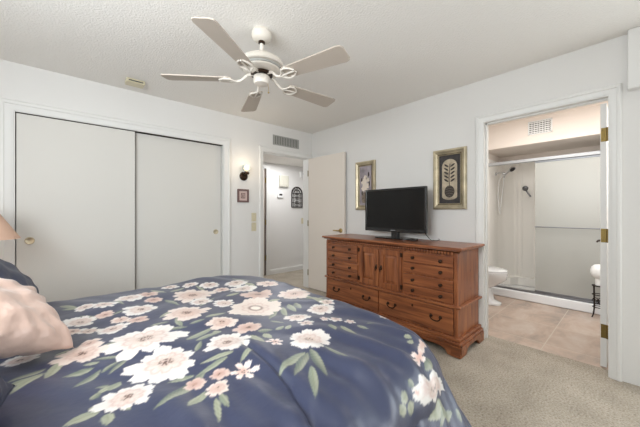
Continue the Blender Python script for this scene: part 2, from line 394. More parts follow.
# closet sliding doors ---------------------------------------------
def closet_door(n, x0, x1, y, px, pz, label):
    o = MB().box(x0, y, .012, x1, y + .032, DH - .006).build('door_%d' % n, M['closet'], bevel=.002)
    S(o, label, 'sliding closet door')
    if n == 1: MB().box(x1, y, .012, x1 + .004, y + .032, DH - .006).build('gap_shade_strip', M['gap'], o)['label'] = 'dark strip standing for the shaded gap'  # dark strip stands in for the shadow in the gap between the doors
    p = MB().lathe([(.0, -.001), (.0, .003), (.018, .003), (.023, .0065), (.030, .006), (.032, .001), (.032, -.001)], (px, y, pz), (0, -1, 0), 28).build('door_pull', M['pull'], o, smooth=50)
    p['label'] = 'round brass finger pull'
closet_door(1, CL0 + .006, .540, D + .020, CL0 + .085, .948, 'wide left sliding closet door with a brass pull')
closet_door(2, .500, CL1 - .004, D + .058, CL1 - .07, .948, 'right sliding closet door running behind the left one')
S(MB().box(CL0, D + .012, DH - .004, CL1, D + .11, DH - .0005).build('trim_11', M['gap'], origin=Z0), 'dark closet door track', 'door track')

# bedroom door, open towards the dresser ----------------------------
ang = math.atan2(-.757, .022)
T = Matrix.Translation((HD1 - .004, D - .012, 0)) @ Matrix.Rotation(ang, 4, 'Z')
# leaf local: x along leaf, y thickness to the right wall side
dr = thing('door_3', (HD1, D - .02, 0), 'cream flush bedroom door standing open beside the dresser', 'door', kind='structure')
MB().box(0.004, -.004, .012, .752, .031, 2.028, T).build('door_leaf', M['door'], dr, bevel=.002)
for sd, yy in ((-1, -.004),):
    b = MB().lathe([(.0, 0), (.031, 0), (.031, .006), (.02, .009), (.0, .009)], (.69, yy, .935), (0, sd, 0), 24, Mx=T)
    b.tube([(.69, yy + sd * .006, .935), (.69, yy + sd * .045, .935), (.685, yy + sd * .052, .935), (.60, yy + sd * .052, .938), (.585, yy + sd * .046, .938)], [.010, .009, .009, .008, .006], 10, Mx=T)
    b.build('door_handle', M['brass'], dr, smooth=50)['label'] = 'brass lever handle'
MB().lathe([(.0, 0), (.014, 0), (.012, .006), (.006, .01), (.006, .055), (.011, .057), (.011, .07), (.0, .072)], (.733, -.004, .62), (0, -1, 0), 14, Mx=T).build('door_stop', M['brass'], dr)['label'] = 'small brass door stop'
for z in (.25, 1.02, 1.80): MB().cyl((0, -.008, z - .045), (0, -.008, z + .045), .007, n=10, Mx=T).build('hinge', M['hinge'], dr)

# bathroom door seen on its hinge edge ------------------------------
X0 = W + .132
dr = thing('door_4', (X0 + .37, .166, 0), 'white bathroom door swung open, seen on its hinge edge', 'door', kind='structure')
MB().box(X0, .151, .012, X0 + .75, .186, 2.025).build('door_leaf', M['trim'], dr, bevel=.0015)
for z in (.285, 1.015, 1.785):
    b = MB().box(X0 - .003, .154, z - .052, X0 + .002, .183, z + .052)
    b.cyl((X0 - .006, .147, z - .052), (X0 - .006, .147, z + .052), .007, n=12)
    for dz in (-.035, 0, .035): b.ball((X0 - .003, .168 + .006 * (1 if dz else -1), z + dz), .004, n=8, k=6)
    b.build('hinge', M['hinge'], dr, smooth=40)['label'] = 'brass butt hinge'
b = MB().lathe([(.0, 0), (.028, 0), (.026, .008), (.0, .01)], (X0 + .69, .186, .925), (0, 1, 0), 20)
b.tube([(X0 + .69, .19, .925), (X0 + .69, .235, .925), (X0 + .67, .243, .925), (X0 + .60, .243, .92)], [.01, .009, .009, .007], 8)
b.build('door_handle', M['bronze'], dr, smooth=50)['label'] = 'dark lever handle'

# closed door across the hall ----------------------------------------
dr = thing('door_5', (2.43, HY + .03, 0), 'door across the hall with brass hinges, mostly hidden', 'door', kind='structure')
MB().box(2.08, HY + .015, .012, 2.788, HY + .05, DH - .035).build('door_leaf', M['door'], dr, bevel=.002)
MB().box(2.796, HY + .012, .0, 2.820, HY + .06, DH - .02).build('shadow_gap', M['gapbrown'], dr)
for z in (.33, 1.0, 1.79): MB().box(2.794, HY + .006, z - .045, 2.822, HY + .013, z + .05).cyl((2.806, HY - .002, z - .05), (2.806, HY - .002, z + .05), .008, n=10).build('hinge', M['hinge'], dr, smooth=40)
# ------------------------------------------------------------------ bed
bed = thing('bed', (.15, 1.49, 0), 'wide bed under the navy floral comforter', 'bed')
MB().box(-.84, .68, .10, 1.16, 2.30, .33).build('box_spring', M['mattress'], bed, bevel=.02)
def rrect(x0, y0, x1, y1, r, n=8):
    p = []
    for cx, cy, a0 in ((x1 - r, y1 - r, 0), (x0 + r, y1 - r, 90), (x0 + r, y0 + r, 180), (x1 - r, y0 + r, 270)):
        p += [(cx + r * math.cos(R(a0 + 90 * k / n)), cy + r * math.sin(R(a0 + 90 * k / n))) for k in range(n + 1)]
    return p
MB().prism(rrect(-.84, .67, 1.18, 2.31, .22), 'z', .33, .612).build('mattress', M['mattress'], bed, bevel=.04, seg=4)
for x in (-.76, 1.02):
    for y in (.80, 2.18): MB().cyl((x, y, 0), (x, y, .10), .03, .035).build('leg', M['iron'], bed)
MB().box(-.93, .62, .0, -.87, 2.36, 1.12).box(-.94, .58, 1.10, -.86, 2.40, 1.16).build('headboard', M['woodh'], bed, bevel=.01)

# comforter: an unfolded sheet laid over the mattress, draping at the foot and both sides
CX0,CX1,CY0,CY1=-0.85,1.20,0.65,2.33
CQ,CA,CZ=0.26,0.17,0.652
CF,CG=0.45,0.893
def comf(S,T,folds=True):
    ix=np.minimum(S,CX1-CQ); iy=np.clip(T,CY0+CQ,CY1-CQ)
    ox=S-ix; oy=T-iy; L=np.hypot(ox,oy); Ls=np.maximum(L,1e-9)
    nx,ny=ox/Ls,oy/Ls
    M=np.maximum(L-CQ,0); qa=CA*np.pi/2
    th=np.minimum(M/CA,np.pi/2); D=np.maximum(M-qa,0)
    h=np.minimum(L,CQ)+CA*np.sin(th)+D*CF
    v=CA*(1-np.cos(th))+D*CG
    ang=np.arctan2(ny,nx)
    per=iy-ix+ang*0.42
    w=np.clip((M-0.10)/0.45,0,1)
    if folds:
        h=h+w*(0.022*np.sin(per*13.0+0.6)+0.012*np.sin(per*29.0+1.7))
    X=ix+nx*h; Y=iy+ny*h
    top=1-np.clip(M/0.3,0,1)
    Z=CZ-v+top*(0.006*np.sin(S*7.1+T*3.3)+0.005*np.sin(T*9.7-S*4.1+1)+0.004*np.sin(S*15+T*11+2))
    return X,Y,Z,L
FLOWERS= [(0.086,2.06,0.056,'W'),(0.166,2.028,0.068,'W'),(0.158,1.868,0.047,'D'),(0.058,1.852,0.075,'W'),(0.026,1.72,0.037,'P'),(0.082,1.692,0.046,'W'),(0.166,1.628,0.07,'W'),(0.21,1.74,0.045,'P'),(0.302,2.124,0.082,'W'),(0.314,1.84,0.095,'W'),(0.074,1.5,0.041,'P'),(0.254,1.392,0.153,'W'),(0.046,1.428,0.089,'P'),(0.274,1.148,0.124,'W'),(0.138,1.008,0.08,'W'),(0.406,2.0,0.056,'D'),(0.478,1.596,0.127,'P'),(0.63,1.96,0.146,'P'),(0.694,2.228,0.06,'W'),(0.806,2.132,0.075,'W'),(0.826,1.96,0.057,'P'),(0.706,1.644,0.072,'W'),(0.574,1.36,0.074,'P'),(0.27,1.672,0.05,'D'),(0.41,2.144,0.059,'D'),(0.566,2.256,0.058,'W'),(0.966,2.032,0.091,'W'),(1.122,1.828,0.082,'P'),(0.934,1.856,0.092,'W'),(0.938,1.652,0.111,'D'),(1.138,1.528,0.12,'P'),(0.818,1.468,0.15,'B'),(0.642,1.216,0.07,'D'),(0.89,1.168,0.067,'W'),(0.502,1.136,0.096,'W'),(0.642,0.992,0.037,'S'),(0.77,0.928,0.098,'W'),(1.066,1.184,0.079,'W'),(0.978,1.056,0.025,'W'),(1.026,1.024,0.036,'W'),(1.066,0.964,0.03,'W'),(0.866,1.064,0.043,'W'),(0.454,0.896,0.048,'S'),(0.386,0.936,0.034,'D'),(0.35,0.864,0.04,'P'),(0.31,0.948,0.039,'D'),(-0.126,1.544,0.053,'W'),(1.03,0.456,0.052,'W',(5.25,-5.73,-3.35,-18.41)),(1.042,0.568,0.032,'S',(14.59,-24.01,-4.91,-22.29)),(0.902,0.472,0.017,'S',(30.27,-25.58,-20.52,-55.68)),(1.158,0.612,0.022,'P',(19.54,-38.28,1.42,-31.95)),(1.262,0.896,0.027,'W'),(0.618,1.776,0.073,'W'),(1.162,1.232,0.048,'W')]
LEAVES= [(0.686,0.852,0.526,0.796,0.019),(0.69,0.84,0.558,0.748,0.019),(0.71,0.848,0.646,0.684,0.019),(0.638,0.756,0.546,0.628,0.016),(0.774,0.832,0.77,0.7,0.016),(0.322,0.872,0.258,0.832,0.012),(0.346,0.828,0.342,0.764,0.012),(0.326,0.82,0.298,0.724,0.009),(0.606,1.136,0.602,1.004,0.018),(0.646,1.14,0.702,1.108,0.018),(0.714,1.096,0.766,1.108,0.014),(0.754,1.072,0.794,1.092,0.014),(0.478,1.024,0.362,1.048,0.015),(0.446,1.008,0.322,0.988,0.015),(0.542,1.004,0.466,0.948,0.012),(0.358,0.992,0.178,0.888,0.021),(0.326,1.0,0.246,1.016,0.012),(0.082,1.348,0.174,1.3,0.011),(0.174,1.276,0.11,1.208,0.011),(0.094,1.232,0.15,1.28,0.01),(0.118,1.124,0.07,1.088,0.013),(0.134,1.136,0.098,1.088,0.016),(0.106,1.132,0.07,1.132,0.01),(0.086,0.96,0.078,0.896,0.016),(0.122,0.968,0.134,0.932,0.011),(0.254,0.828,0.318,0.88,0.014),(0.382,1.156,0.426,1.224,0.012),(-0.05,1.372,-0.138,1.304,0.014),(-0.082,1.312,-0.146,1.264,0.013),(-0.054,1.336,-0.122,1.228,0.015),(-0.01,1.404,-0.05,1.28,0.018),(0.074,1.28,-0.006,1.268,0.018),(0.094,1.312,0.046,1.32,0.011),(0.09,1.252,0.018,1.168,0.014),(0.058,1.068,0.078,1.096,0.012),(0.07,0.988,-0.006,0.976,0.022),(0.074,1.016,0.046,1.024,0.009),(0.886,0.516,0.898,0.488,0.017),(0.854,0.492,0.818,0.484,0.017),(0.83,0.472,0.782,0.452,0.016),(0.85,0.468,0.85,0.432,0.017),(1.106,0.536,1.026,0.524,0.024),(1.142,0.368,0.934,0.376,0.023),(1.194,0.356,1.002,0.336,0.02),(1.238,0.364,1.25,0.312,0.02),(0.99,0.952,0.974,0.832,0.019),(0.95,0.988,0.918,0.916,0.019),(1.058,0.908,1.062,0.84,0.012),(1.106,0.892,1.15,0.86,0.007),(1.11,0.684,1.118,0.648,0.013),(1.07,0.64,1.11,0.64,0.013),(1.026,1.368,0.994,1.268,0.021),(0.99,1.388,0.95,1.256,0.021),(0.942,1.38,0.87,1.232,0.017),(0.894,1.364,0.77,1.244,0.017),(1.154,1.484,1.15,1.3,0.026),(1.178,1.38,1.126,1.204,0.026),(1.182,1.336,1.258,1.3,0.019),(-0.022,2.204,0.062,2.04,0.017),(-0.014,2.108,0.058,2.064,0.011),(0.058,1.932,0.15,1.828,0.013),(0.102,1.428,0.162,1.44,0.012),(0.154,1.44,0.202,1.476,0.012),(0.35,1.428,0.43,1.412,0.014),(0.382,1.276,0.522,1.332,0.021),(0.41,1.24,0.534,1.268,0.017),(0.41,1.432,0.414,1.544,0.014),(0.446,1.432,0.518,1.432,0.014),(0.526,1.452,0.65,1.488,0.015),(0.298,1.532,0.378,1.512,0.014),(0.466,1.972,0.506,1.804,0.016),(0.582,1.692,0.714,1.804,0.017),(0.77,1.764,0.87,1.772,0.019),(1.01,1.972,1.006,1.8,0.023),(0.438,2.252,0.502,2.104,0.017),(0.738,2.044,0.718,2.172,0.014),(1.022,2.224,1.078,1.992,0.016),(0.238,1.872,0.182,1.828,0.011),(0.53,2.116,0.658,2.2,0.014),(0.762,1.224,0.798,1.144,0.01),(0.494,1.28,0.534,1.268,0.018),(-0.03,1.488,0.014,1.504,0.011),(-0.014,1.428,0.058,1.52,0.011),(0.23,2.116,0.254,1.984,0.012),(0.358,1.62,0.458,1.708,0.015),(0.654,1.1,0.654,1.036,0.018),(1.006,1.496,0.93,1.516,0.019)]
CREASE= [(0.546, 1.068), (0.538, 0.948), (0.538, 0.832), (0.534, 0.736), (0.514, 0.652), (0.49, 0.576)]
gs = .0055
sv = np.arange(-.62, CX1 - CQ + .94, gs); tv_ = np.arange(CY0 + CQ - .94, CY1 - CQ + .94, gs)
SS, TT = np.meshgrid(sv, tv_, indexing='ij')
XX, YY, ZZ, LL = comf(SS, TT)
# creases and ripples of the cloth
def seg_dist(px_, py_, a, b_):
    ax_, ay_ = a; dx, dy = b_[0] - ax_, b_[1] - ay_; q = dx * dx + dy * dy + 1e-12
    u = np.clip(((px_ - ax_) * dx + (py_ - ay_) * dy) / q, 0, 1)
    return np.hypot(px_ - ax_ - u * dx, py_ - ay_ - u * dy), u
dmin = np.full(SS.shape, 9.0)
for a, b_ in zip(CREASE[:-1], CREASE[1:]): dmin = np.minimum(dmin, seg_dist(SS, TT, a, b_)[0])
ZZ -= .011 * np.exp(-(dmin / .008) ** 2) - .008 * np.exp(-((dmin - .03) / .03) ** 2)
rip = np.clip((1.02 - TT) / .35, 0, 1) * np.clip((SS + .1) / .3, 0, 1)
ZZ += rip * (.009 * np.sin(SS * 36 + np.sin(TT * 7) * 1.2) + .005 * np.sin(SS * 63 + TT * 5 + 1))
ZZ += .0045 * np.sin(SS * 23 + 3 * np.sin(TT * 5.1)) * np.sin(TT * 19 + 2 * np.sin(SS * 6.3))
# printed flowers
rng = np.random.default_rng(5)
def L3(c): return np.array(lin(c))
colr = np.empty(SS.shape + (3,)); colr[:] = L3((46, 54, 84))
AA = .004
def window(c0, c1, r):
    i0 = max(int((c0 - r - sv[0]) / gs), 0); i1 = min(int((c0 + r - sv[0]) / gs) + 2, len(sv))
    j0 = max(int((c1 - r - tv_[0]) / gs), 0); j1 = min(int((c1 + r - tv_[0]) / gs) + 2, len(tv_))
    return slice(i0, i1), slice(j0, j1)
def blend(win, cov, c): colr[win] = colr[win] * (1 - cov[..., None]) + c * cov[..., None]
def sm(x): x = np.clip(x, 0, 1); return x * x * (3 - 2 * x)
SAGE = [(126, 136, 120), (146, 152, 132), (98, 110, 98), (156, 160, 138), (80, 94, 90)]
def leaf(s0, t0, s1, t1, w_):
    ln = math.hypot(s1 - s0, t1 - t0)
    if ln < .02: return
    win = window((s0 + s1) / 2, (t0 + t1) / 2, ln / 2 + w_ + .02)
    x, y = SS[win], TT[win]; dx, dy = (s1 - s0) / ln, (t1 - t0) / ln
    u = ((x - s0) * dx + (y - t0) * dy) / ln; v = -(x - s0) * dy + (y - t0) * dx
    v = v + rng.uniform(-.12, .12) * ln * u * (1 - u)
    uc = np.clip(u, 0, 1)
    half = w_ * .95 * np.sin(PI * uc ** .8) ** .85
    cov = sm((half - abs(v)) / AA + .5) * ((u > -.02) & (u < 1.0))
    ca = L3(SAGE[rng.integers(len(SAGE))]); cb = L3((172, 174, 152))
    k = sm(.5 + v / (w_ * 1.2)) * .55 + .18 * np.sin(v * 500) ** 2
    c = ca * (1 - k[..., None]) + cb * k[..., None]
    rib = np.exp(-(v / .003) ** 2) * .5
    c = c * (1 - rib[..., None]) + L3((120, 128, 104)) * rib[..., None]
    blend(win, cov, c)
def flower(c0, c1, r, kind, A=None):
    r = r * 1.03
    win = window(c0, c1, r * (3 if A else 1.15) + .01); x, y = SS[win] - c0, TT[win] - c1
    if A: x, y = r * (A[0] * x + A[1] * y), r * (A[2] * x + A[3] * y)
    rho = np.hypot(x, y) / r; th = np.arctan2(y, x)
    ph = rng.uniform(0, 6.28); n = {'W': 9, 'P': 9, 'D': 7, 'B': 8, 'S': 6}[kind]
    if r < .05 and kind == 'W': n = 5
    if kind == 'S' or n == 5: lens, wid = rng.uniform(.88, 1.05, n), rng.uniform(.80, .98, n) * PI / n
    else: lens, wid = rng.uniform(.78, 1.06, n), rng.uniform(1.15, 1.65, n) * PI / n
    if kind == 'B': lens, wid = rng.uniform(.92, 1.04, n), rng.uniform(1.2, 1.5, n) * PI / n
    edge = np.full(th.shape, {'S': .25, 'B': .78}.get(kind, .60)); pk = np.zeros(th.shape); tone = np.zeros(th.shape)
    for i_ in range(n):
        dth = (th - (ph + 2 * PI * (i_ + rng.uniform(-.22, .22)) / n) + PI) % (2 * PI) - PI
        a_ = np.clip(1 - abs(dth / wid[i_]) ** 2.6, 0, 1) ** .5 * lens[i_] * (1 + .035 * np.cos(dth * 26 + i_))
        up = a_ > edge
        edge = np.where(up, a_, edge); pk = np.where(up, abs(dth / wid[i_]), pk); tone = np.where(up, rng.uniform(-.16, .16), tone)
    cov = sm((edge - rho) * r / AA + .5)
    outer, inner = {'W': ((229, 225, 221), (214, 192, 181)), 'P': ((226, 211, 202), (206, 174, 160)), 'D': ((214, 190, 180), (186, 146, 132)),
                    'B': ((230, 217, 208), (218, 196, 184)), 'S': ((242, 228, 222), (222, 180, 166))}[kind]
    k = np.clip(sm(rho / .8 + .08 * np.sin(23 * th)) + tone, 0, 1)
    c = L3(inner) * (1 - k[..., None]) + L3(outer) * k[..., None]
    sep = sm((pk - .62) / .4) * .40 * (rho > .18) * sm(1.5 - rho)
    c = c * (1 - sep[..., None]) + L3((178, 152, 146)) * sep[..., None]
    vein = .16 * np.clip(np.sin(31 * th + ph), 0, 1) * (rho < .75)
    c = c * (1 - vein[..., None]) + L3((206, 164, 152)) * vein[..., None]
    # second, inner layer of petals
    e2 = .34 + .16 * abs(np.cos(n / 2 * th + ph + 1.2)) ** .6
    ring = np.exp(-((rho - e2) * r / .006) ** 2) * (.55 if kind != 'S' else 0)
    c = c * (1 - ring[..., None]) + L3((196, 160, 150)) * ring[..., None]
    if kind == 'B':
        q = np.exp(-((rho - .23) / .055) ** 2) * .9
        c = c * (1 - q[..., None]) + L3((128, 98, 88)) * q[..., None]
        q = sm((.17 - rho) * r / AA + .5); c = c * (1 - q[..., None]) + L3((238, 226, 214)) * q[..., None]
    else:
        spk = (np.sin(x * 330 + 4 * np.sin(y * 170 + ph)) * np.sin(y * 390 + 3 * np.sin(x * 150 + ph)) > .05)
        q = sm((.24 - rho) / .1) * (.85 * spk + .15) * (r > .035)
        c = c * (1 - q[..., None]) + L3((98, 68, 60)) * q[..., None]
    blend(win, cov, c)
for a in LEAVES: leaf(*a)
for a in sorted(FLOWERS, key=lambda f: f[2] < .05): flower(*a)
# sheet mesh
ns, nt_ = SS.shape
keep = LL <= .905
idx = np.arange(ns * nt_).reshape(ns, nt_)
q = np.stack([idx[:-1, :-1], idx[1:, :-1], idx[1:, 1:], idx[:-1, 1:]], -1).reshape(-1, 4)
q = q[keep.ravel()[q].all(1)]
used = np.unique(q); remap = np.full(ns * nt_, -1); remap[used] = np.arange(len(used)); q = remap[q]
co = np.stack([XX, YY, ZZ], -1).reshape(-1, 3)[used]
org = np.array([.3, 1.49, co[:, 2].min()])
me = bpy.data.meshes.new('comforter')
me.vertices.add(len(co)); me.vertices.foreach_set('co', (co - org).astype(np.float32).ravel())
me.loops.add(len(q) * 4); me.loops.foreach_set('vertex_index', q.astype(np.int32).ravel())
me.polygons.add(len(q)); me.polygons.foreach_set('loop_start', np.arange(0, len(q) * 4, 4, dtype=np.int32)); me.polygons.foreach_set('loop_total', np.full(len(q), 4, dtype=np.int32))
me.update(calc_edges=True); me.validate()
at = me.color_attributes.new('print', 'FLOAT_COLOR', 'POINT')
cc = np.ones((len(used), 4), dtype=np.float32); cc[:, :3] = colr.reshape(-1, 3)[used]
at.data.foreach_set('color', cc.ravel())
me.shade_smooth()
mc = mat('navy_floral_print_cloth', (43, 51, 80), 0.40, sheen=0.1, spec=0.75, bump=(26, 0.12, 0.012, 2))
an = mc.node_tree.nodes.new('ShaderNodeVertexColor'); an.layer_name = 'print'
mc.node_tree.links.new(an.outputs['Color'], mc.node_tree.nodes['Principled BSDF'].inputs['Base Color'])
me.materials.append(mc)
co_ = bpy.data.objects.new('comforter', me); COL.objects.link(co_); co_.location = org.tolist()
sd = co_.modifiers.new('thickness', 'SOLIDIFY'); sd.thickness = .018; sd.offset = -1
tag(co_, 'navy satin comforter printed with large white and blush flowers and sage leaves', 'comforter')

# pillows
def pillow(name, loc, rot, w_, h_, th_, m, label, seed=0, n=56, flange=0.0):
    rg = random.Random(seed); ph = [rg.uniform(0, 6.28) for _ in range(6)]
    vs = {}; V = []; F = []
    def pt(i, j, sgn):
        u = -1 + 2 * i / n; v = -1 + 2 * j / n
        fl = 1 - flange
        uu, vv = max(-1, min(1, u / fl)), max(-1, min(1, v / fl))
        t_ = max(0, (1 - uu ** 2)) ** .5 * max(0, (1 - vv ** 2)) ** .5
        t_ = t_ ** .85
        pin = 1 - .07 * (1 - abs(v) ** 2) * abs(u) ** 3; pin2 = 1 - .07 * (1 - abs(u) ** 2) * abs(v) ** 3
        r = math.hypot(u, v); a = math.atan2(v, u)
        wr = .006 * math.sin(18 * a + ph[0]) * min(1, r) ** 3 * (1 if t_ > 0 else 0) * min(1, t_ * 4) + .005 * math.sin(9 * u + 4 * v + ph[1]) * t_ + .004 * math.sin(13 * v - 5 * u + ph[2]) * t_
        return (u * w_ / 2 * pin, v * h_ / 2 * pin2, sgn * (th_ / 2 * t_ + wr + (.003 if flange else 0)))
    for sgn in (1, -1):
        for i in range(n + 1):
            for j in range(n + 1):
                edge = i in (0, n) or j in (0, n)
                key = (i, j, 0 if edge else sgn)
                if key not in vs:
                    p = pt(i, j, sgn)
                    vs[key] = len(V); V.append((p[0], p[1], 0 if edge else p[2]))
        for i in range(n):
            for j in range(n):
                g = lambda a, c: vs[(a, c, 0 if (a in (0, n) or c in (0, n)) else sgn)]
                F.append((g(i, j), g(i + 1, j), g(i + 1, j + 1), g(i, j + 1)))
    Mx = Matrix.Translation(loc) @ rot
    b = MB().add(V, F, Mx)
    o = b.build(name, m, smooth=0, origin=loc); o.data.shade_smooth()
    return tag(o, label, 'pillow')
def prot(az, lean, roll=0):
    """pillow normal leans back: az = direction its face looks (deg), lean = tilt of face from vertical"""
    return Matrix.Rotation(R(az), 4, 'Z') @ Matrix.Rotation(R(-lean), 4, 'Y') @ Matrix.Rotation(R(roll), 4, 'X') @ Matrix(((0, 0, 1, 0), (1, 0, 0, 0), (0, 1, 0, 0), (0, 0, 0, 1)))
pillow('pillow', (-.206, 1.485, .848), prot(-18.4, 51.3, -39.3), .452, .382, .18, M['pink'], 'blush pink satin throw pillow leaning in front of the navy pillows', 3)
pillow('pillow', (-.28, 2.09, .872), prot(4, 45), .66, .50, .17, M['navy'], 'navy pillow behind the pink one, on the closet side of the bed', 5, flange=.07)
pillow('pillow', (-.30, .87, .875), prot(-3, 45), .66, .50, .17, M['navy'], 'navy pillow at the near left corner of the bed', 8, flange=.07)

# nightstand and lamp
ns_ = thing('nightstand', (-.60, 2.96, 0), 'small stained pine nightstand beside the bed under the lamp', 'nightstand')
MB().box(-.86, 2.72, .06, -.38, 3.20, .58).build('body', M['woodv'], ns_, bevel=.004)
MB().box(-.88, 2.70, .58, -.36, 3.22, .61).build('top', M['woodh'], ns_, bevel=.008)
MB().box(-.87, 2.71, 0, -.37, 3.21, .07).build('plinth', M['woodh'], ns_, bevel=.006)
for z in (.10, .33):
    d = MB().box(-.39, 2.75, z, -.365, 3.17, z + .21).build('drawer', M['woodh'], ns_, bevel=.006)
    for y in (2.85, 3.07): MB().lathe([(.0, 0), (.012, 0), (.006, .004), (.006, .012), (.014, .02), (.0, .027)], (-.365, y, z + .105), (1, 0, 0), 14).build('knob', M['bronze'], d, smooth=60)
lx, ly = -.46, 2.93
la = thing('table_lamp', (lx, ly, .61), 'lit table lamp with a pink beige cone shade left of the closet', 'lamp')
MB().lathe([(.0, 0), (.08, 0), (.08, .012), (.03, .025), (.022, .05), (.05, .10), (.062, .16), (.05, .22), (.02, .27), (.014, .30), (.0, .31)], (lx, ly, .61), (0, 0, 1), 36).build('base', M['brass'], la, smooth=60)
MB().cyl((lx, ly, .90), (lx, ly, 1.28), .006).build('stem', M['brass'], la)
sh_ = MB().lathe([(.225, 1.01), (.075, 1.27), (.072, 1.268), (.221, 1.012)], (lx, ly, 0), (0, 0, 1), 48)
sh_.f = [f for f in sh_.f if len(f) == 4]
nn = 48; sh_.f += [(3 * nn + i, 3 * nn + (i + 1) % nn, (i + 1) % nn, i) for i in range(nn)]
so = sh_.build('lamp_shade', M['shade'], la, smooth=30)
b = MB()
for k in range(3):
    a = 2 * PI * k / 3; b.tube([(lx, ly, 1.27), (lx + 0.073 * math.cos(a), ly + 0.073 * math.sin(a), 1.267)], .003, 6)
b.ball((lx, ly, 1.29), .012, n=10, k=8).build('spider_and_finial', M['brass'], la, smooth=60)
MB().ball((lx, ly, 1.08), .032, .032, .042).build('bulb', M['bulb'], la, smooth=60)
point('lamp_light', (lx, ly, 1.0), 1.6, (1, .9, .78), .06)
# ------------------------------------------------------------------ dresser
FX = 2.425                                  # front face of the carcass
DY0, DY1 = .985, 2.575                      # right end, left end (seen from the bed)
dz = thing('dresser', (2.68, 1.78, 0), 'long stained pine dresser with eight small drawers, two doors and two deep drawers', 'dresser')
b = MB().box(FX, DY0 + .01, .07, 2.905, DY1 - .01, .855)
b.build('carcass', M['woodv'], dz, bevel=.004)
for ya, yb in ((DY0, DY0 + .035), (DY1 - .035, DY1)):          # corner stiles
    MB().box(FX - .012, ya, .13, FX + .05, yb, .85).build('corner_stile', M['woodv'], dz, bevel=.008)
# top with a stepped edge
b = MB().box(FX - .045, DY0 - .045, .878, 2.904, DY1 + .045, .90).box(FX - .03, DY0 - .028, .866, 2.903, DY1 + .028, .880)
b.build('top', M['woodh'], dz, bevel=.009, seg=3)
b = MB()
n = 58
for i in range(n):                                              # rope moulding under the top
    y = DY0 + .03 + (DY1 - DY0 - .06) * (i + .5) / n
    b.ball((FX - .026, y, .849), .014, .0105, .014, n=8, k=6)
b.build('rope_moulding', M['woodh'], dz, smooth=60)
for z, h, o in ((.388, .022, .022),):                           # waist moulding on three sides
    MB().box(FX - o, DY0 - o, z, 2.905, DY1 + o, z + h).build('waist_moulding', M['woodh'], dz, bevel=.008, seg=3)
# plinth: stepped base moulding and bracket feet
MB().box(FX - .03, DY0 - .03, .088, 2.902, DY1 + .03, .118).box(FX - .016, DY0 - .016, .116, 2.902, DY1 + .016, .145).build('base_moulding', M['woodh'], dz, bevel=.008, seg=3)
L0, L1 = DY0 - .035, DY1 + .035
def apron(a, c):
    ln = c - a
    pts = [(a, 0), (a + .115, 0), (a + .12, .018), (a + .135, .038), (a + .165, .05), (a + .2, .055)]
    return pts + [(a + c - p, q) for p, q in reversed(pts)] + [(c, .09), (a, .09)]
MB().prism(apron(L0, L1), 'x', FX - .035, FX - .012).build('front_apron', M['woodh'], dz, bevel=.004)
for y in (L0, L1 - .022): MB().prism(apron(FX - .034, 2.908), 'y', y, y + .022).build('side_apron', M['woodh'], dz, bevel=.004)
for y, e in ((L0, 1), (L1, -1)):
    prof = [(0, .03), (.008, .038), (.02, .036), (.045, .028), (.07, .028), (.09, .034)]
    for xx in (FX - .012, 2.87):
        b = MB().loft([[(xx - r * 1.0, y + e * (.036 - r), z), (xx + .03, y + e * (.036 - r), z), (xx + .03, y + e * .08, z), (xx - r, y + e * .08, z)] for z, r in prof])
        b.build('foot', M['woodh'], dz, smooth=50)

def knob(parent, y, z):
    MB().lathe([(.0, 0), (.013, 0), (.012, .003), (.006, .005), (.006, .013), (.012, .017), (.0145, .022), (.011, .027), (.0, .029)], (FX - .016, y, z), (-1, 0, 0), 16).build('knob', M['bronze'], parent, smooth=60)
def bail(parent, y, z):
    b = MB()
    for s_ in (-1, 1):
        b.lathe([(.0, 0), (.015, 0), (.013, .004), (.006, .007), (.006, .014), (.0, .016)], (FX - .018, y + s_ * .042, z), (-1, 0, 0), 14)
    pts = []
    for k in range(13):
        t = PI * k / 12
        pts.append((FX - .030 - .004 * math.sin(t), y - .046 * math.cos(t), z - .034 * math.sin(t) ** .8))
    b.tube(pts, .0048, 8)
    b.build('bail_pull', M['bronze'], parent, smooth=60)
def drawer(y0, y1, z0, z1, knobs, bails=None, key=False):
    d = MB().box(FX - .016, y0, z0, FX + .02, y1, z1).build('drawer', M['woodh'], dz, bevel=.006, seg=3)
    if knobs:
        for f in (.22, .78): knob(d, y0 + (y1 - y0) * f, (z0 + z1) / 2)
    if bails:
        for f in (.2, .8): bail(d, y0 + (y1 - y0) * f, (z0 + z1) / 2 + .012)
    if key:
        MB().lathe([(.0, 0), (.011, 0), (.009, .003), (.0, .004)], (FX - .016, (y0 + y1) / 2, (z0 + z1) / 2 + .055), (-1, 0, 0), 14, sc=(1.25, .85)).build('keyhole_plate', M['bronze'], d)
zs = [(.726, .815), (.630, .719), (.520, .609), (.424, .513)]
colR, colD, colL = (1.022, 1.492), (1.515, 2.045), (2.068, 2.538)
for (y0, y1) in (colL, colR):
    for z0, z1 in zs: drawer(y0, y1, z0, z1, True)
ymid = 1.78
drawer(ymid + .008, 2.538, .165, .378, False, True, True)
drawer(1.022, ymid - .008, .165, .378, False, True, True)
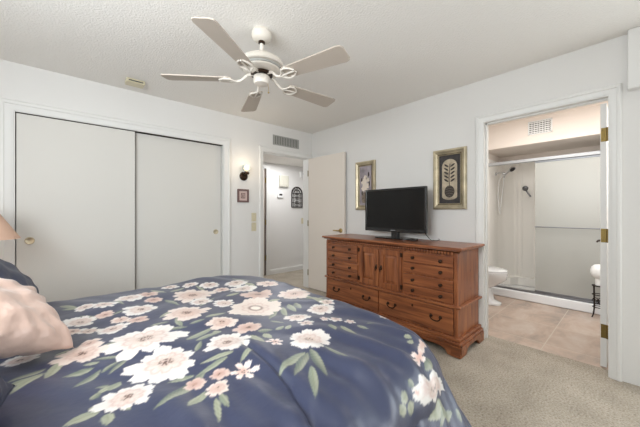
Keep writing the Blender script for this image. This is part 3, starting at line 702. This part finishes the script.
# pair of raised panel doors
for (y0, y1, hs) in ((ymid + .004, colD[1], -1), (colD[0], ymid - .004, 1)):
    b = MB(); r = .052; z0, z1 = .424, .815
    b.box(FX - .014, y0, z0, FX + .015, y0 + r, z1).box(FX - .014, y1 - r, z0, FX + .015, y1, z1).box(FX - .014, y0 + r, z0, FX + .015, y1 - r, z0 + r).box(FX - .014, y0 + r, z1 - r, FX + .015, y1 - r, z1)
    d = b.build('door', M['woodv'], dz, bevel=.004)
    q = [(y0 + r, z0 + r), (y1 - r, z0 + r), (y1 - r, z1 - r), (y0 + r, z1 - r)]
    ins = .03
    q2 = [(y0 + r + ins, z0 + r + ins), (y1 - r - ins, z0 + r + ins), (y1 - r - ins, z1 - r - ins), (y0 + r + ins, z1 - r - ins)]
    MB().loft([[(FX + .012, *p) for p in q], [(FX + .004, *p) for p in q], [(FX - .008, *p) for p in q2]]).build('raised_panel', M['woodv'], d, smooth=10)
    hy = y0 + .026 if hs == -1 else y1 - .026
    b = MB().lathe([(.0, 0), (.017, 0), (.013, .005), (.0, .007)], (FX - .014, hy, .625), (-1, 0, 0), 14, sc=(1.6, .8))
    b.tube([(FX - .02, hy, .632), (FX - .034, hy, .628), (FX - .038, hy, .606), (FX - .032, hy, .588), (FX - .026, hy, .594)], .0045, 8)
    b.build('drop_pull', M['bronze'], d, smooth=60)
    oy = y1 if hs == -1 else y0
    for z in (.47, .78): MB().cyl((FX - .017, oy, z - .022), (FX - .017, oy, z + .022), .006, n=10).box(FX - .018, oy - .012, z - .018, FX - .012, oy + .012, z + .018).build('hinge', M['bronze'], d, smooth=40)

# ------------------------------------------------------------------ television
tv = thing('television', (2.66, 1.78, .90), 'black flat screen television standing on the pine dresser', 'television')
TX = 2.69; ty0, ty1, tz0, tz1 = 1.405, 2.185, .975, 1.458
b = MB()
bz = .026
b.box(TX, ty0, tz0, TX + .03, ty0 + bz, tz1).box(TX, ty1 - bz, tz0, TX + .03, ty1, tz1).box(TX, ty0 + bz, tz1 - bz, TX + .03, ty1 - bz, tz1).box(TX, ty0 + bz, tz0, TX + .03, ty1 - bz, tz0 + .04)
b.build('bezel', M['black'], tv, bevel=.006, seg=3)
MB().box(TX + .006, ty0 + .02, tz0 + .03, TX + .012, ty1 - .02, tz1 - .02).build('screen', M['screen'], tv)
MB().prism([(TX + .028, ty0 + .005), (TX + .028, ty1 - .005), (TX + .05, ty1 - .03), (TX + .085, ty1 - .16), (TX + .085, ty0 + .16), (TX + .05, ty0 + .03)], 'z', tz0 + .01, tz1 - .01).build('back_cover', M['black'], tv, bevel=.008)
cy = (ty0 + ty1) / 2
MB().box(TX - .001, cy - .03, tz0 + .014, TX + .002, cy + .03, tz0 + .022).build('nameplate', M['logo'], tv)
MB().prism([(TX + .02, cy - .035), (TX + .02, cy + .035), (TX + .06, cy + .05), (TX + .06, cy - .05)], 'z', .905, tz0 + .03).build('neck', M['black'], tv, bevel=.004)
pts = []
for k in range(40):
    t = 2 * PI * k / 40; e = 2 / 3.2
    pts.append((TX + .03 + .105 * abs(math.cos(t)) ** e * math.copysign(1, math.cos(t)), cy + .235 * abs(math.sin(t)) ** e * math.copysign(1, math.sin(t))))
MB().prism(pts, 'z', .9005, .914).build('base', M['black'], tv, bevel=.004)
c = MB().tube([(TX + .08, 1.52, 1.0), (TX + .10, 1.47, .97), (TX + .11, 1.43, .92), (TX + .10, 1.40, .906), (TX + .12, 1.36, .906), (TX + .19, 1.36, .906), (2.905, 1.38, .915)], .0035, 6).build('power_cable', M['black'], tv, smooth=60)
tag(MB().box(2.60, 1.475, .901, 2.66, 1.53, .926).build('media_box', M['black'], bevel=.004), 'tiny black box on the dresser at the right end of the television base', 'box')

# ------------------------------------------------------------------ framed pictures on the right wall
def wall_picture(y0, y1, z0, z1, label, kind):
    t = thing('framed_picture', (W, (y0 + y1) / 2, z0), label, 'picture')
    fw, X = .062, W - .001
    prof = [(0, 0), (0, .022), (.008, .030), (.020, .032), (.030, .024), (.048, .018), (.056, .020), (fw, .012), (fw, 0)]
    rings = []
    for (y, z, dy, dz_) in ((y0, z0, 1, 1), (y1, z0, -1, 1), (y1, z1, -1, -1), (y0, z1, 1, -1)):
        rings.append([(X - h, y + dy * o, z + dz_ * o) for o, h in prof])
    MB().loft(rings, closed=True).build('frame', M['gold'], t, smooth=25)
    b = MB(); i0 = fw - .014
    b.box(X - .0215, y0 + i0, z0 + i0, X - .017, y0 + i0 + .006, z1 - i0).box(X - .0215, y1 - i0 - .006, z0 + i0, X - .017, y1 - i0, z1 - i0).box(X - .0215, y0 + i0, z0 + i0, X - .017, y1 - i0, z0 + i0 + .006).box(X - .0215, y0 + i0, z1 - i0 - .006, X - .017, y1 - i0, z1 - i0)
    b.build('inner_rim', M['golddark'], t)
    g = fw - .004
    MB().box(X - .008, y0 + g, z0 + g, X, y1 - g, z1 - g).build('backing', M['artdark'] if kind == 0 else M['artlav'], t)
    cy, w2 = (y0 + y1) / 2, (y1 - y0) / 2 - fw - .03
    zb, zt = z0 + fw + .035, z1 - fw - .04
    def arch(w_, a, c): return [(cy + w_ * math.cos(PI * k / 14), c - w_ * .95 + w_ * .95 * math.sin(PI * k / 14)) for k in range(15)] + [(cy - w_ * math.cos(PI * k / 14), a + w_ * .45 - w_ * .45 * math.sin(PI * k / 14)) for k in range(15)]
    if kind == 0:
        MB().prism(arch(w2, zb, zt), 'x', X - .0095, X - .007).build('arched_panel', M['artpale'], t)
        b = MB()
        b.tube([(X - .011, cy, zb + .14), (X - .011, cy + .004, zb + .23), (X - .011, cy - .006, zt - .05)], .0035, 6)
        for k in range(5):
            z = zb + .20 + k * .038
            for s_ in (-1, 1):
                ym = cy + s_ * .032; a = .6 * s_
                b.prism([(ym + .026 * math.cos(q) * math.cos(a) - .009 * math.sin(q) * math.sin(a), z + .026 * math.cos(q) * math.sin(a) * s_ * s_ + .009 * math.sin(q) * math.cos(a)) for q in [2 * PI * j / 12 for j in range(12)]], 'x', X - .0125, X - .0095)
        b.build('plant_motif', M['artink'], t, smooth=0)
        b = MB().prism([(cy + .05 * math.cos(2 * PI * k / 24), zb + .085 + .062 * math.sin(2 * PI * k / 24)) for k in range(24)], 'x', X - .012, X - .0095)
        b.build('vase_motif', M['artink'], t, smooth=0)
        b = MB()
        for k in range(5): b.tube([(X - .0125, cy + .045 * math.sin(.4 + k * .55), zb + .035 + .024 * k), (X - .0125, cy, zb + .045 + .024 * k), (X - .0125, cy - .045 * math.sin(.4 + k * .55), zb + .035 + .024 * k)], .002, 5)
        b.build('vase_pattern', M['arttaupe'], t)
    else:
        b = MB()
        for (dy, dz_, r) in ((.02, .30, .045), (-.015, .25, .04), (.03, .22, .035), (-.03, .33, .03), (.0, .36, .03), (-.02, .18, .028)):
            b.prism([(cy + dy + r * (1 + .18 * math.cos(5 * q)) * math.cos(q), z0 + fw + dz_ + r * (1 + .18 * math.cos(5 * q)) * math.sin(q)) for q in [2 * PI * j / 30 for j in range(30)]], 'x', X - .0095 - .0004 * r * 50, X - .007)
        b.build('blossom_motif', M['artcream'], t, smooth=0)
        MB().prism([(cy - .05, z0 + fw + .03), (cy + .05, z0 + fw + .03), (cy + .065, z0 + fw + .11), (cy + .03, z0 + fw + .17), (cy - .03, z0 + fw + .17), (cy - .065, z0 + fw + .11)], 'x', X - .0095, X - .007).build('vase_motif', M['arttaupe'], t, smooth=0)
        for dy, dz_ in ((-.06, .28), (.065, .33), (-.05, .40), (.055, .16)):
            MB().prism([(cy + dy + .012 * math.cos(q), z0 + fw + dz_ + .03 * math.sin(q)) for q in [2 * PI * j / 12 for j in range(12)]], 'x', X - .0095, X - .007).build('leaf_motif', M['artink'], t, smooth=0)
wall_picture(1.107, 1.443, 1.222, 1.838, 'tall gold framed picture of a plant in a dark vase, right of the television', 0)
wall_picture(2.203, 2.525, 1.222, 1.857, 'tall pale gold framed picture half hidden behind the television', 1)

# ------------------------------------------------------------------ back wall: vent, sconce, small picture, switches
def grille(name, c, hw, hh, ax, face, nb, vertical, label, mats, cols=0):
    """louvred grille on a wall; ax 'y': face y=const seen from -y; 'x': face x=const seen from -x"""
    def P(a, o, z): return (a, face - o, z) if ax == 'y' else (face - o, a, z)
    t = thing(name, P(c[0], 0, c[1] - hh), label, 'vent')
    def bx(b, a0, o0, z0, a1, o1, z1): p, q = P(a0, o0, z0), P(a1, o1, z1); b.box(*p, *q)
    b = MB(); e = .014
    bx(b, c[0] - hw, 0, c[1] - hh, c[0] + hw, .008, c[1] - hh + e); bx(b, c[0] - hw, 0, c[1] + hh - e, c[0] + hw, .008, c[1] + hh)
    bx(b, c[0] - hw, 0, c[1] - hh, c[0] - hw + e, .008, c[1] + hh); bx(b, c[0] + hw - e, 0, c[1] - hh, c[0] + hw, .008, c[1] + hh)
    b.build('frame', mats[0], t, bevel=.002)
    b = MB(); bx(b, c[0] - hw + e, .0005, c[1] - hh + e, c[0] + hw - e, .002, c[1] + hh - e); b.build('recess', mats[1], t)
    b = MB()
    for k in range(nb):
        f = (k + .5) / nb
        if vertical: a = c[0] - hw + e + (2 * hw - 2 * e) * f; w_ = (2 * hw - 2 * e) / nb * .3; bx(b, a - w_, .002, c[1] - hh + e, a + w_, .007, c[1] + hh - e)
        else: z = c[1] - hh + e + (2 * hh - 2 * e) * f; w_ = (2 * hh - 2 * e) / nb * .26; bx(b, c[0] - hw + e, .002, z - w_, c[0] + hw - e, .007, z + w_)
    for k in range(cols):
        a = c[0] - hw + e + (2 * hw - 2 * e) * (k + 1) / (cols + 1); bx(b, a - .003, .003, c[1] - hh + e, a + .003, .0075, c[1] + hh - e)
    b.build('louvres', mats[0], t)
grille('air_vent', (2.433, 2.228), .232, .071, 'y', D, 15, True, 'grey louvred air vent on the wall above the hall door', (M['ventgrey'], M['ventdark']))
grille('air_vent', (.84, 2.303), .127, .09, 'x', 4.60, 6, False, 'white air vent on the pinkish bulkhead above the shower', (M['white'], M['ventdark']), 7)

t = thing('wall_sconce', (1.757, D, 1.62), 'small dark bronze wall sconce with a glowing glass shade', 'sconce')
sx = 1.75
MB().lathe([(.0, 0), (.058, 0), (.056, .01), (.04, .02), (.02, .026), (.0, .028)], (sx, D, 1.665), (0, -1, 0), 28).build('backplate', M['bronze'], t, smooth=50)
MB().tube([(sx, D - .02, 1.665), (sx, D - .06, 1.69), (sx, D - .07, 1.665), (sx, D - .078, 1.69)], .011, 10).build('arm', M['bronze'], t, smooth=60)
MB().lathe([(.0, 0), (.03, .0), (.038, .012), (.036, .028), (.028, .034), (.0, .034)], (sx, D - .078, 1.682), (0, 0, 1), 24).build('socket_cup', M['bronze'], t, smooth=50)
MB().lathe([(.026, 0), (.046, .02), (.054, .05), (.05, .08), (.046, .088), (.043, .084), (.047, .05), (.04, .022), (.022, .004)], (sx, D - .078, 1.715), (0, 0, 1), 28).build('glass_shade', M['pane'], t, smooth=60)
MB().ball((sx, D - .078, 1.762), .033, .033, .038).build('bulb', M['bulb'], t, smooth=60)
point('sconce_light', (sx, D - .20, 1.80), 1.6, (1, .82, .6), .05)

def small_picture():
    x0, x1, z0, z1 = 1.66, 1.82, 1.322, 1.495; X = D
    t = thing('framed_picture', ((x0 + x1) / 2, X, z0), 'small square mauve framed picture under the sconce', 'picture')
    b = MB(); f = .024
    b.box(x0, X - .018, z0, x0 + f, X, z1).box(x1 - f, X - .018, z0, x1, X, z1).box(x0 + f, X - .018, z0, x1 - f, X, z0 + f).box(x0 + f, X - .018, z1 - f, x1 - f, X, z1)
    b.build('frame', M['mauve'], t, bevel=.003)
    MB().box(x0 + f, X - .008, z0 + f, x1 - f, X, z1 - f).build('mat_board', M['pinkmat'], t)
    cx = (x0 + x1) / 2; b = MB()
    b.box(cx - .03, X - .009, z0 + .052, cx + .03, X - .0075, z1 - .052).build('print', M['mauve'], t)
    b = MB()
    for k in (-1, 0, 1): b.tube([(cx + k * .016, X - .0105, z0 + .06), (cx + k * .02, X - .0105, z0 + .085), (cx + k * .013, X - .0105, z1 - .06)], .004, 6)
    b.build('motif', M['pinkmat'], t)
small_picture()
def switch(p, ax, label, rocker=False, group=None, cat='light switch'):
    """toggle switch plate on a wall facing -y"""
    x, y, z = p
    t = thing('light_switch', (x, y, z - .058), label, cat, group)
    MB().box(x - .036, y - .006, z - .058, x + .036, y, z + .058).build('plate', M['ivory'], t, bevel=.003)
    MB().box(x - .006, y - .016, z - .006, x + .006, y - .005, z + .014).build('toggle', M['ivory'], t, bevel=.002)
    for s_ in (-1, 1): MB().cyl((x, y - .0055, z + s_ * .042), (x, y - .008, z + s_ * .042), .004, n=10).build('screw', M['brass'], t)
switch((1.90, D, 1.125), 'y', 'ivory switch plate left of the hall door, upper of the two')
switch((1.90, D, .995), 'y', 'ivory switch plate left of the hall door, lower of the two')
switch((3.69, HY, 1.01), 'y', 'ivory switch plate on the hall wall below the arched ornament')

# hall wall things
t = thing('door_chime', (3.205, HY, 1.69), 'square cream slatted chime cover on the hall wall above the thermostat', 'door chime')
MB().box(3.10, HY - .045, 1.69, 3.31, HY, 1.91).build('cover', M['chime'], t, bevel=.006)
b = MB()
for k in range(6): b.box(3.115 + k * .032, HY - .05, 1.71, 3.132 + k * .032, HY - .044, 1.89)
b.build('slats', M['chime'], t, bevel=.001)
t = thing('thermostat', (3.127, HY, 1.47), 'small white thermostat with a dark screen on the hall wall', 'thermostat')
MB().box(3.06, HY - .028, 1.475, 3.195, HY, 1.565).build('body', M['white'], t, bevel=.006)
MB().box(3.095, HY - .030, 1.515, 3.165, HY - .027, 1.552).build('display', M['artdark'], t)
t = thing('alarm_sounder', (3.69, HY, 1.90), 'small white box high on the hall wall above the arched ornament', 'alarm')
MB().box(3.61, HY - .04, 1.905, 3.70, HY, 2.03).build('case', M['white'], t, bevel=.008)
MB().lathe([(.0, 0), (.022, 0), (.02, .003), (.0, .003)], (3.69, HY - .04, 1.985), (0, -1, 0), 18).build('speaker_disc', M['ventgrey'], t)
# arched iron ornament
t = thing('arched_wall_ornament', (3.535, HY, 1.287), 'dark iron arched window-shaped ornament on the hall wall', 'wall ornament')
ax0, ax1, az0, az1 = 3.405, 3.665, 1.295, 1.70
ac, ar = (ax0 + ax1) / 2, (ax1 - ax0) / 2; Y = HY - .014
arc = [(ac + ar * math.cos(PI * k / 20), Y, az1 - ar + ar * math.sin(PI * k / 20)) for k in range(21)]
MB().tube([(ax1, Y, az0), *arc, (ax0, Y, az0)], .014, 8, closed=True).build('frame', M['iron'], t, smooth=50)
arc2 = [(ac + (ar - .045) * math.cos(PI * k / 20), Y, az1 - ar + (ar - .045) * math.sin(PI * k / 20)) for k in range(21)]
MB().tube([(ax1 - .045, Y, az0 + .01), *arc2, (ax0 + .045, Y, az0 + .01)], .006, 6).build('inner_arch', M['iron'], t, smooth=50)
b = MB()
for dx in (0,): b.tube([(ac + dx, Y, az0), (ac + dx, Y, az1)], .006, 6)
for z in (az0 + .09, az0 + .19, az0 + .28): b.tube([(ax0, Y, z), (ax1, Y, z)], .006, 6)
b.build('bars', M['iron'], t)
b = MB()
for z in (az0 + .05, az0 + .14, az0 + .235, az0 + .31):
    for s_ in (-1, 1):
        b.tube([(ac + s_ * (.028 + .026 * math.cos(q)), Y, z + .03 * math.sin(q)) for q in [2 * PI * k / 14 for k in range(14)]], .005, 6, closed=True)
b.build('scrolls', M['iron'], t, smooth=50)

# ceiling box
t = thing('ceiling_detector', (.495, 3.19, H), 'small cream rectangular box on the ceiling near the closet', 'detector')
MB().box(.42, 3.13, H - .035, .57, 3.25, H).build('case', M['ivory'], t, bevel=.008)
MB().box(.437, 3.126, H - .026, .553, 3.132, H - .016).build('slot', M['ventdark'], t)['label'] = 'dark slot'

# ------------------------------------------------------------------ ceiling fan
FXc, FYc, FZ = 1.007, 1.724, 2.098
fan = thing('ceiling_fan', (FXc, FYc, H), 'white ceiling fan with five pale blades', 'ceiling fan')
o = (FXc, FYc, 0)
MB().lathe([(.0, 2.44), (.056, 2.44), (.066, 2.428), (.069, 2.408), (.062, 2.384), (.042, 2.368), (.0, 2.365)], o).build('canopy', M['fan'], fan, smooth=50)
MB().lathe([(.0, 2.368), (.022, 2.367), (.022, 2.355), (.0, 2.353)], o).build('canopy_ring', M['bronze'], fan)
MB().cyl((FXc, FYc, 2.35), (FXc, FYc, 2.25), .014).build('downrod', M['fan'], fan)
MB().lathe([(.0, 2.275), (.03, 2.273), (.036, 2.262), (.075, 2.257), (.118, 2.243), (.146, 2.222), (.156, 2.203), (.156, 2.192), (.150, 2.185), (.130, 2.183), (.0, 2.183)], o, n=48).build('motor_housing', M['fan'], fan, smooth=40)
MB().lathe([(.0, 2.184), (.126, 2.184), (.130, 2.176), (.126, 2.163), (.108, 2.152), (.08, 2.148), (.0, 2.148)], o, n=48).build('motor_band', M['fan'], fan, smooth=40)
MB().lathe([(.126, 2.186), (.136, 2.183), (.134, 2.172), (.124, 2.170)], o, n=48).build('vent_ring', M['ventgrey'], fan, smooth=40)
MB().lathe([(.0, 2.15), (.074, 2.15), (.074, 2.132), (.0, 2.130)], o).build('flywheel', M['bronze'], fan)
MB().lathe([(.0, 2.132), (.046, 2.132), (.055, 2.124), (.055, 2.088), (.048, 2.074), (.02, 2.068), (.0, 2.067)], o).build('switch_housing', M['fan'], fan, smooth=40)
MB().tube([(FXc + .03, FYc - .03, 2.074), (FXc + .034, FYc - .034, 2.05), (FXc + .034, FYc - .034, 2.02)], .0016, 6).ball((FXc + .034, FYc - .034, 2.016), .006, n=8, k=6).build('pull_chain', M['brass'], fan)
for k in range(5):
    a = R(-1.7 + 72 * k)
    Tm = Matrix.Translation((FXc, FYc, FZ)) @ Matrix.Rotation(a, 4, 'Z') @ Matrix.Rotation(R(-11), 4, 'X')
    out = [(.20, -.044), (.215, -.050), (.618, -.069), (.640, -.062), (.650, -.044), (.650, .044), (.640, .062), (.618, .069), (.215, .050), (.20, .044)]
    bl = MB().prism(out, 'z', .0, .008, Tm).build('blade', M['blade'], fan, bevel=.002)
    Ti = Matrix.Translation((FXc, FYc, FZ)) @ Matrix.Rotation(a, 4, 'Z')
    b = MB().tube([(.055, 0, .042), (.095, 0, .036), (.14, 0, -.004), (.175, 0, -.012)], [.011, .010, .009, .008], 8, Mx=Ti)
    for s_ in (-1, 1):
        b.tube([(.165, 0, -.010), (.19, s_ * .02, -.009 - s_ * .004), (.205, s_ * .042, -.006 - s_ * .008), (.235, s_ * .046, -.005 - s_ * .009), (.262, s_ * .034, -.005 - s_ * .0065), (.285, s_ * .012, -.005)], .006, 6, Mx=Ti)
        b.cyl((.235, s_ * .042, -.008 - s_ * .008), (.235, s_ * .042, .010 - s_ * .008), .008, n=10, Mx=Ti)
    b.tube([(.175, 0, -.012), (.23, 0, -.006), (.285, 0, -.005)], .006, 6, Mx=Ti)
    b.build('blade_iron', M['fan'], bl, smooth=60)

# ------------------------------------------------------------------ bathroom things
def superring(cx, cy, a, b_, z, e=2.4, n=32, egg=0):
    pts = []
    for k in range(n):
        t = 2 * PI * k / n
        c_, s_ = math.cos(t), math.sin(t)
        x = a * abs(c_) ** (2 / e) * math.copysign(1, c_); y = b_ * abs(s_) ** (2 / e) * math.copysign(1, s_)
        pts.append((cx + x * (1 + egg * y / b_), cy + y, z))
    return pts
TXc = 4.16; tip = 1.09
t = thing('toilet', (TXc, 1.45, 0), 'white toilet in front of the shower', 'toilet')
cyb = tip + .235
b = MB().loft([superring(TXc, 1.40, .105, .24, 0, 3), superring(TXc, 1.40, .105, .24, .02, 3), superring(TXc, 1.43, .086, .19, .05, 3), superring(TXc, 1.45, .08, .17, .2, 2.6), superring(TXc, 1.40, .10, .21, .26, 2.3), superring(TXc, 1.345, .16, .245, .33, 2.2, egg=.12), superring(TXc, cyb + .015, .185, .25, .39, 2.2, egg=.14), superring(TXc, cyb + .015, .188, .252, .408, 2.2, egg=.14)])
b.box(TXc - .11, 1.42, .2, TXc + .11, 1.80, .40)
b.build('bowl', M['porcelain'], t, smooth=50)
MB().loft([superring(TXc, cyb + .01, .186, .245, .41, 2.2, egg=.14), superring(TXc, cyb + .01, .189, .248, .42, 2.2, egg=.14), superring(TXc, cyb + .01, .186, .245, .43, 2.2, egg=.14)]).build('seat', M['porcelain'], t, smooth=50)
MB().loft([superring(TXc, cyb + .012, .184, .242, .433, 2.2, egg=.14), superring(TXc, cyb + .012, .188, .246, .44, 2.2, egg=.14), superring(TXc, cyb + .012, .182, .238, .452, 2.2, egg=.14), superring(TXc, cyb + .012, .15, .2, .458, 2.2, egg=.14)]).build('lid', M['porcelain'], t, smooth=50)
MB().loft([superring(TXc, 1.705, .205, .09, .40, 6), superring(TXc, 1.705, .225, .10, .5, 6), superring(TXc, 1.705, .235, .105, .76, 6)]).build('tank', M['porcelain'], t, smooth=50)
MB().loft([superring(TXc, 1.705, .245, .112, .762, 6), superring(TXc, 1.705, .247, .114, .785, 6), superring(TXc, 1.705, .235, .105, .80, 6)]).build('tank_lid', M['porcelain'], t, smooth=50)
MB().tube([(TXc + .15, 1.60, .70), (TXc + .15, 1.585, .70), (TXc + .08, 1.58, .69)], .008, 8).build('flush_lever', M['chrome'], t, smooth=60)

# shower: tray and curb, surround, rail with two sliding doors
sh = thing('shower_tray', (5.0, .76, 0), 'white shower tray with a raised front curb', 'shower tray')
MB().box(4.61, SY0 + .002, -.002, 4.74, SY1 - .002, .112).build('curb', M['porcelain'], sh, bevel=.015, seg=3)
MB().box(4.74, SY0 + .002, -.002, BX - .005, SY1 - .002, .05).build('pan', M['porcelain'], sh, bevel=.01)
MB().lathe([(.0, 0), (.04, 0), (.038, .003), (.0, .004)], (5.07, .76, .05), (0, 0, 1), 20).build('drain', M['chrome'], sh)
su = thing('shower_surround', (5.05, .76, .05), 'cream shower wall surround with a moulded fold and shelf', 'shower surround')
MB().box(BX - .03, SY0 + .002, .05, BX - .002, SY1 - .002, 2.0).build('back_panel', M['surround'], su, bevel=.006)
MB().box(4.76, SY1 - .03, .05, BX - .03, SY1 - .002, 2.0).build('left_panel', M['surround'], su, bevel=.006)
MB().box(4.76, SY0 + .002, .05, BX - .03, SY0 + .03, 2.0).build('right_panel', M['surround'], su, bevel=.006)
b = MB()
b.prism([(BX - .03, SY1 - .03), (BX - .03, SY1 - .20), (BX - .045, SY1 - .18), (BX - .075, SY1 - .10), (BX - .13, SY1 - .055), (BX - .22, SY1 - .03)], 'z', .05, 2.0)
for y in (SY1 - .24, SY1 - .30, SY1 - .48): b.prism([(BX - .03, y - .02), (BX - .03, y + .02), (BX - .04, y + .008), (BX - .04, y - .008)], 'z', .05, 2.0)
b.build('corner_column', M['surround'], su, smooth=50)
MB().prism([(BX - .03, SY1 - .03), (BX - .03, SY1 - .56), (BX - .10, SY1 - .52), (BX - .12, SY1 - .28), (BX - .22, SY1 - .2), (BX - .26, SY1 - .03)], 'z', .05, .18).build('seat_ledge', M['surround'], su, bevel=.012)

en = thing('shower_rail', (4.665, .76, .112), 'silver metal rails of the sliding shower door', 'shower rail')
MB().box(4.63, SY0 + .004, 1.868, 4.70, SY1 - .004, 1.912).build('top_rail', M['rail'], en, bevel=.006)
MB().box(4.638, SY0 + .004, .1125, 4.70, SY1 - .004, .132).build('bottom_track', M['steel'], en, bevel=.003)
for y in (SY0 + .004, SY1 - .022): MB().box(4.64, y, .132, 4.695, y + .018, 1.868).build('side_rail', M['rail'], en, bevel=.002)
def shower_door(x, y0, y1, bar, label):
    t = thing('sliding_shower_door', (x, (y0 + y1) / 2, .136), label, 'shower door', 'frosted sliding shower doors')
    MB().box(x - .003, y0 + .006, .14, x + .003, y1 - .006, 1.862).build('glass', M['frost'], t)
    b = MB(); 
    b.box(x - .008, y0, .134, x + .008, y1, .16).box(x - .008, y0, 1.845, x + .008, y1, 1.866)
    b.build('metal_edge', M['steel'], t, bevel=.002)
    if bar:
        b = MB().cyl((x - .05, y0 + .03, 1.0), (x - .05, y1 - .012, 1.0), .007, n=12)
        for y in (y0 + .05, y1 - .03): b.cyl((x - .05, y, 1.0), (x - .002, y, 1.0), .006, n=10)
        b.build('towel_bar', M['steel'], t, smooth=60)
shower_door(4.654, .035, .905, True, 'frosted sliding shower door with a long towel bar')
shower_door(4.682, .03, .885, False, 'frosted sliding shower door behind the one with the towel bar')

t = thing('handheld_shower', (5.08, SY1 - .03, 1.70), 'handheld shower head with a hanging hose left inside the shower', 'shower head')
yw = SY1 - .03
MB().lathe([(.0, 0), (.03, 0), (.026, .008), (.012, .012), (.0, .012)], (5.08, yw, 1.80), (0, -1, 0), 18).tube([(5.08, yw, 1.80), (5.08, yw - .06, 1.815), (5.08, yw - .11, 1.80)], .010, 10).ball((5.08, yw - .115, 1.79), .02).build('arm', M['chrome'], t, smooth=60)
MB().tube([(5.085, yw - .11, 1.73), (5.08, yw - .13, 1.78), (5.07, yw - .19, 1.83)], [.012, .013, .016], 10).lathe([(.0, -.02), (.03, -.018), (.046, 0), (.046, .012), (.0, .014)], (5.06, yw - .225, 1.85), (-.35, -.55, -.75), 22).build('handset', M['chrome'], t, smooth=50)
MB().lathe([(.0, .0145), (.036, .0145), (.034, .018), (.0, .018)], (5.06, yw - .225, 1.85), (-.35, -.55, -.75), 22).build('spray_face', M['artdark'], t)['label'] = 'dark spray face'
MB().tube([(5.085, yw - .11, 1.73), (5.09, yw - .10, 1.6), (5.09, yw - .08, 1.40), (5.09, yw - .055, 1.22), (5.085, yw - .06, 1.17), (5.07, yw - .05, 1.22), (5.06, yw - .035, 1.45), (5.07, yw - .05, 1.70), (5.08, yw - .10, 1.79)], .007, 8).build('hose', M['white'], t, smooth=60)
t = thing('shower_bracket', (BX - .03, 1.155, 1.50), 'round grey wall mount with a short slanting rod on the back shower wall', 'shower bracket')
MB().lathe([(.0, 0), (.04, 0), (.036, .012), (.018, .02), (.0, .022)], (BX - .03, 1.165, 1.565), (-1, 0, 0), 20).build('wall_plate', M['steel'], t, smooth=50)
MB().tube([(BX - .045, 1.165, 1.565), (BX - .075, 1.155, 1.545), (BX - .085, 1.115, 1.48), (BX - .085, 1.085, 1.43)], [.012, .011, .010, .012], 10).build('rod', M['steel'], t, smooth=60)

# black iron stand by the curb with a white tissue bundle
px, py = 4.49, .285
t = thing('iron_stand', (px, py, 0), 'black scrolled iron stand on the tile floor beside the shower curb', 'stand')
b = MB()
legs = []
for k in range(4):
    a = PI / 4 + k * PI / 2; c_, s_ = math.cos(a), math.sin(a)
    b.tube([(px + c_ * .075, py + s_ * .075, .006), (px + c_ * .062, py + s_ * .062, .03), (px + c_ * .05, py + s_ * .05, .12), (px + c_ * .055, py + s_ * .055, .36)], .0055, 8)
b.build('uprights', M['iron'], t, smooth=60)
for z, r in ((.12, .05), (.26, .054), (.36, .055)): MB().tube([(px + r * math.cos(q), py + r * math.sin(q), z) for q in [2 * PI * k / 24 for k in range(24)]], .005, 6, closed=True).build('hoop', M['iron'], t, smooth=60)
b = MB()
for s_ in (-1, 1):
    pts = []
    for k in range(22):
        q = k / 21 * 3.4 * PI; r = .045 * (1 - k / 26)
        pts.append((px - .05, py + s_ * .02 + r * .7 * math.cos(q), .19 + r * math.sin(q)))
    b.tube(pts, .0045, 6)
b.build('scrolls', M['iron'], t, smooth=60)
MB().lathe([(.0, 0), (.058, 0), (.058, .006), (.0, .006)], (px, py, .36), (0, 0, 1), 24).build('top_plate', M['iron'], t)
b = MB().lathe([(.0, .0), (.04, .0), (.058, .015), (.07, .05), (.072, .085), (.062, .12), (.04, .145), (.015, .152), (.0, .150)], (px, py, .45), (0, 0, 1), 30)
b.lathe([(.0, .0), (.03, 0), (.03, .09), (.0, .09)], (px, py, .366), (0, 0, 1), 20)
tag(b.build('tissue_roll', M['paper'], smooth=60), 'rounded white tissue roll on the iron stand by the shower', 'tissue roll')
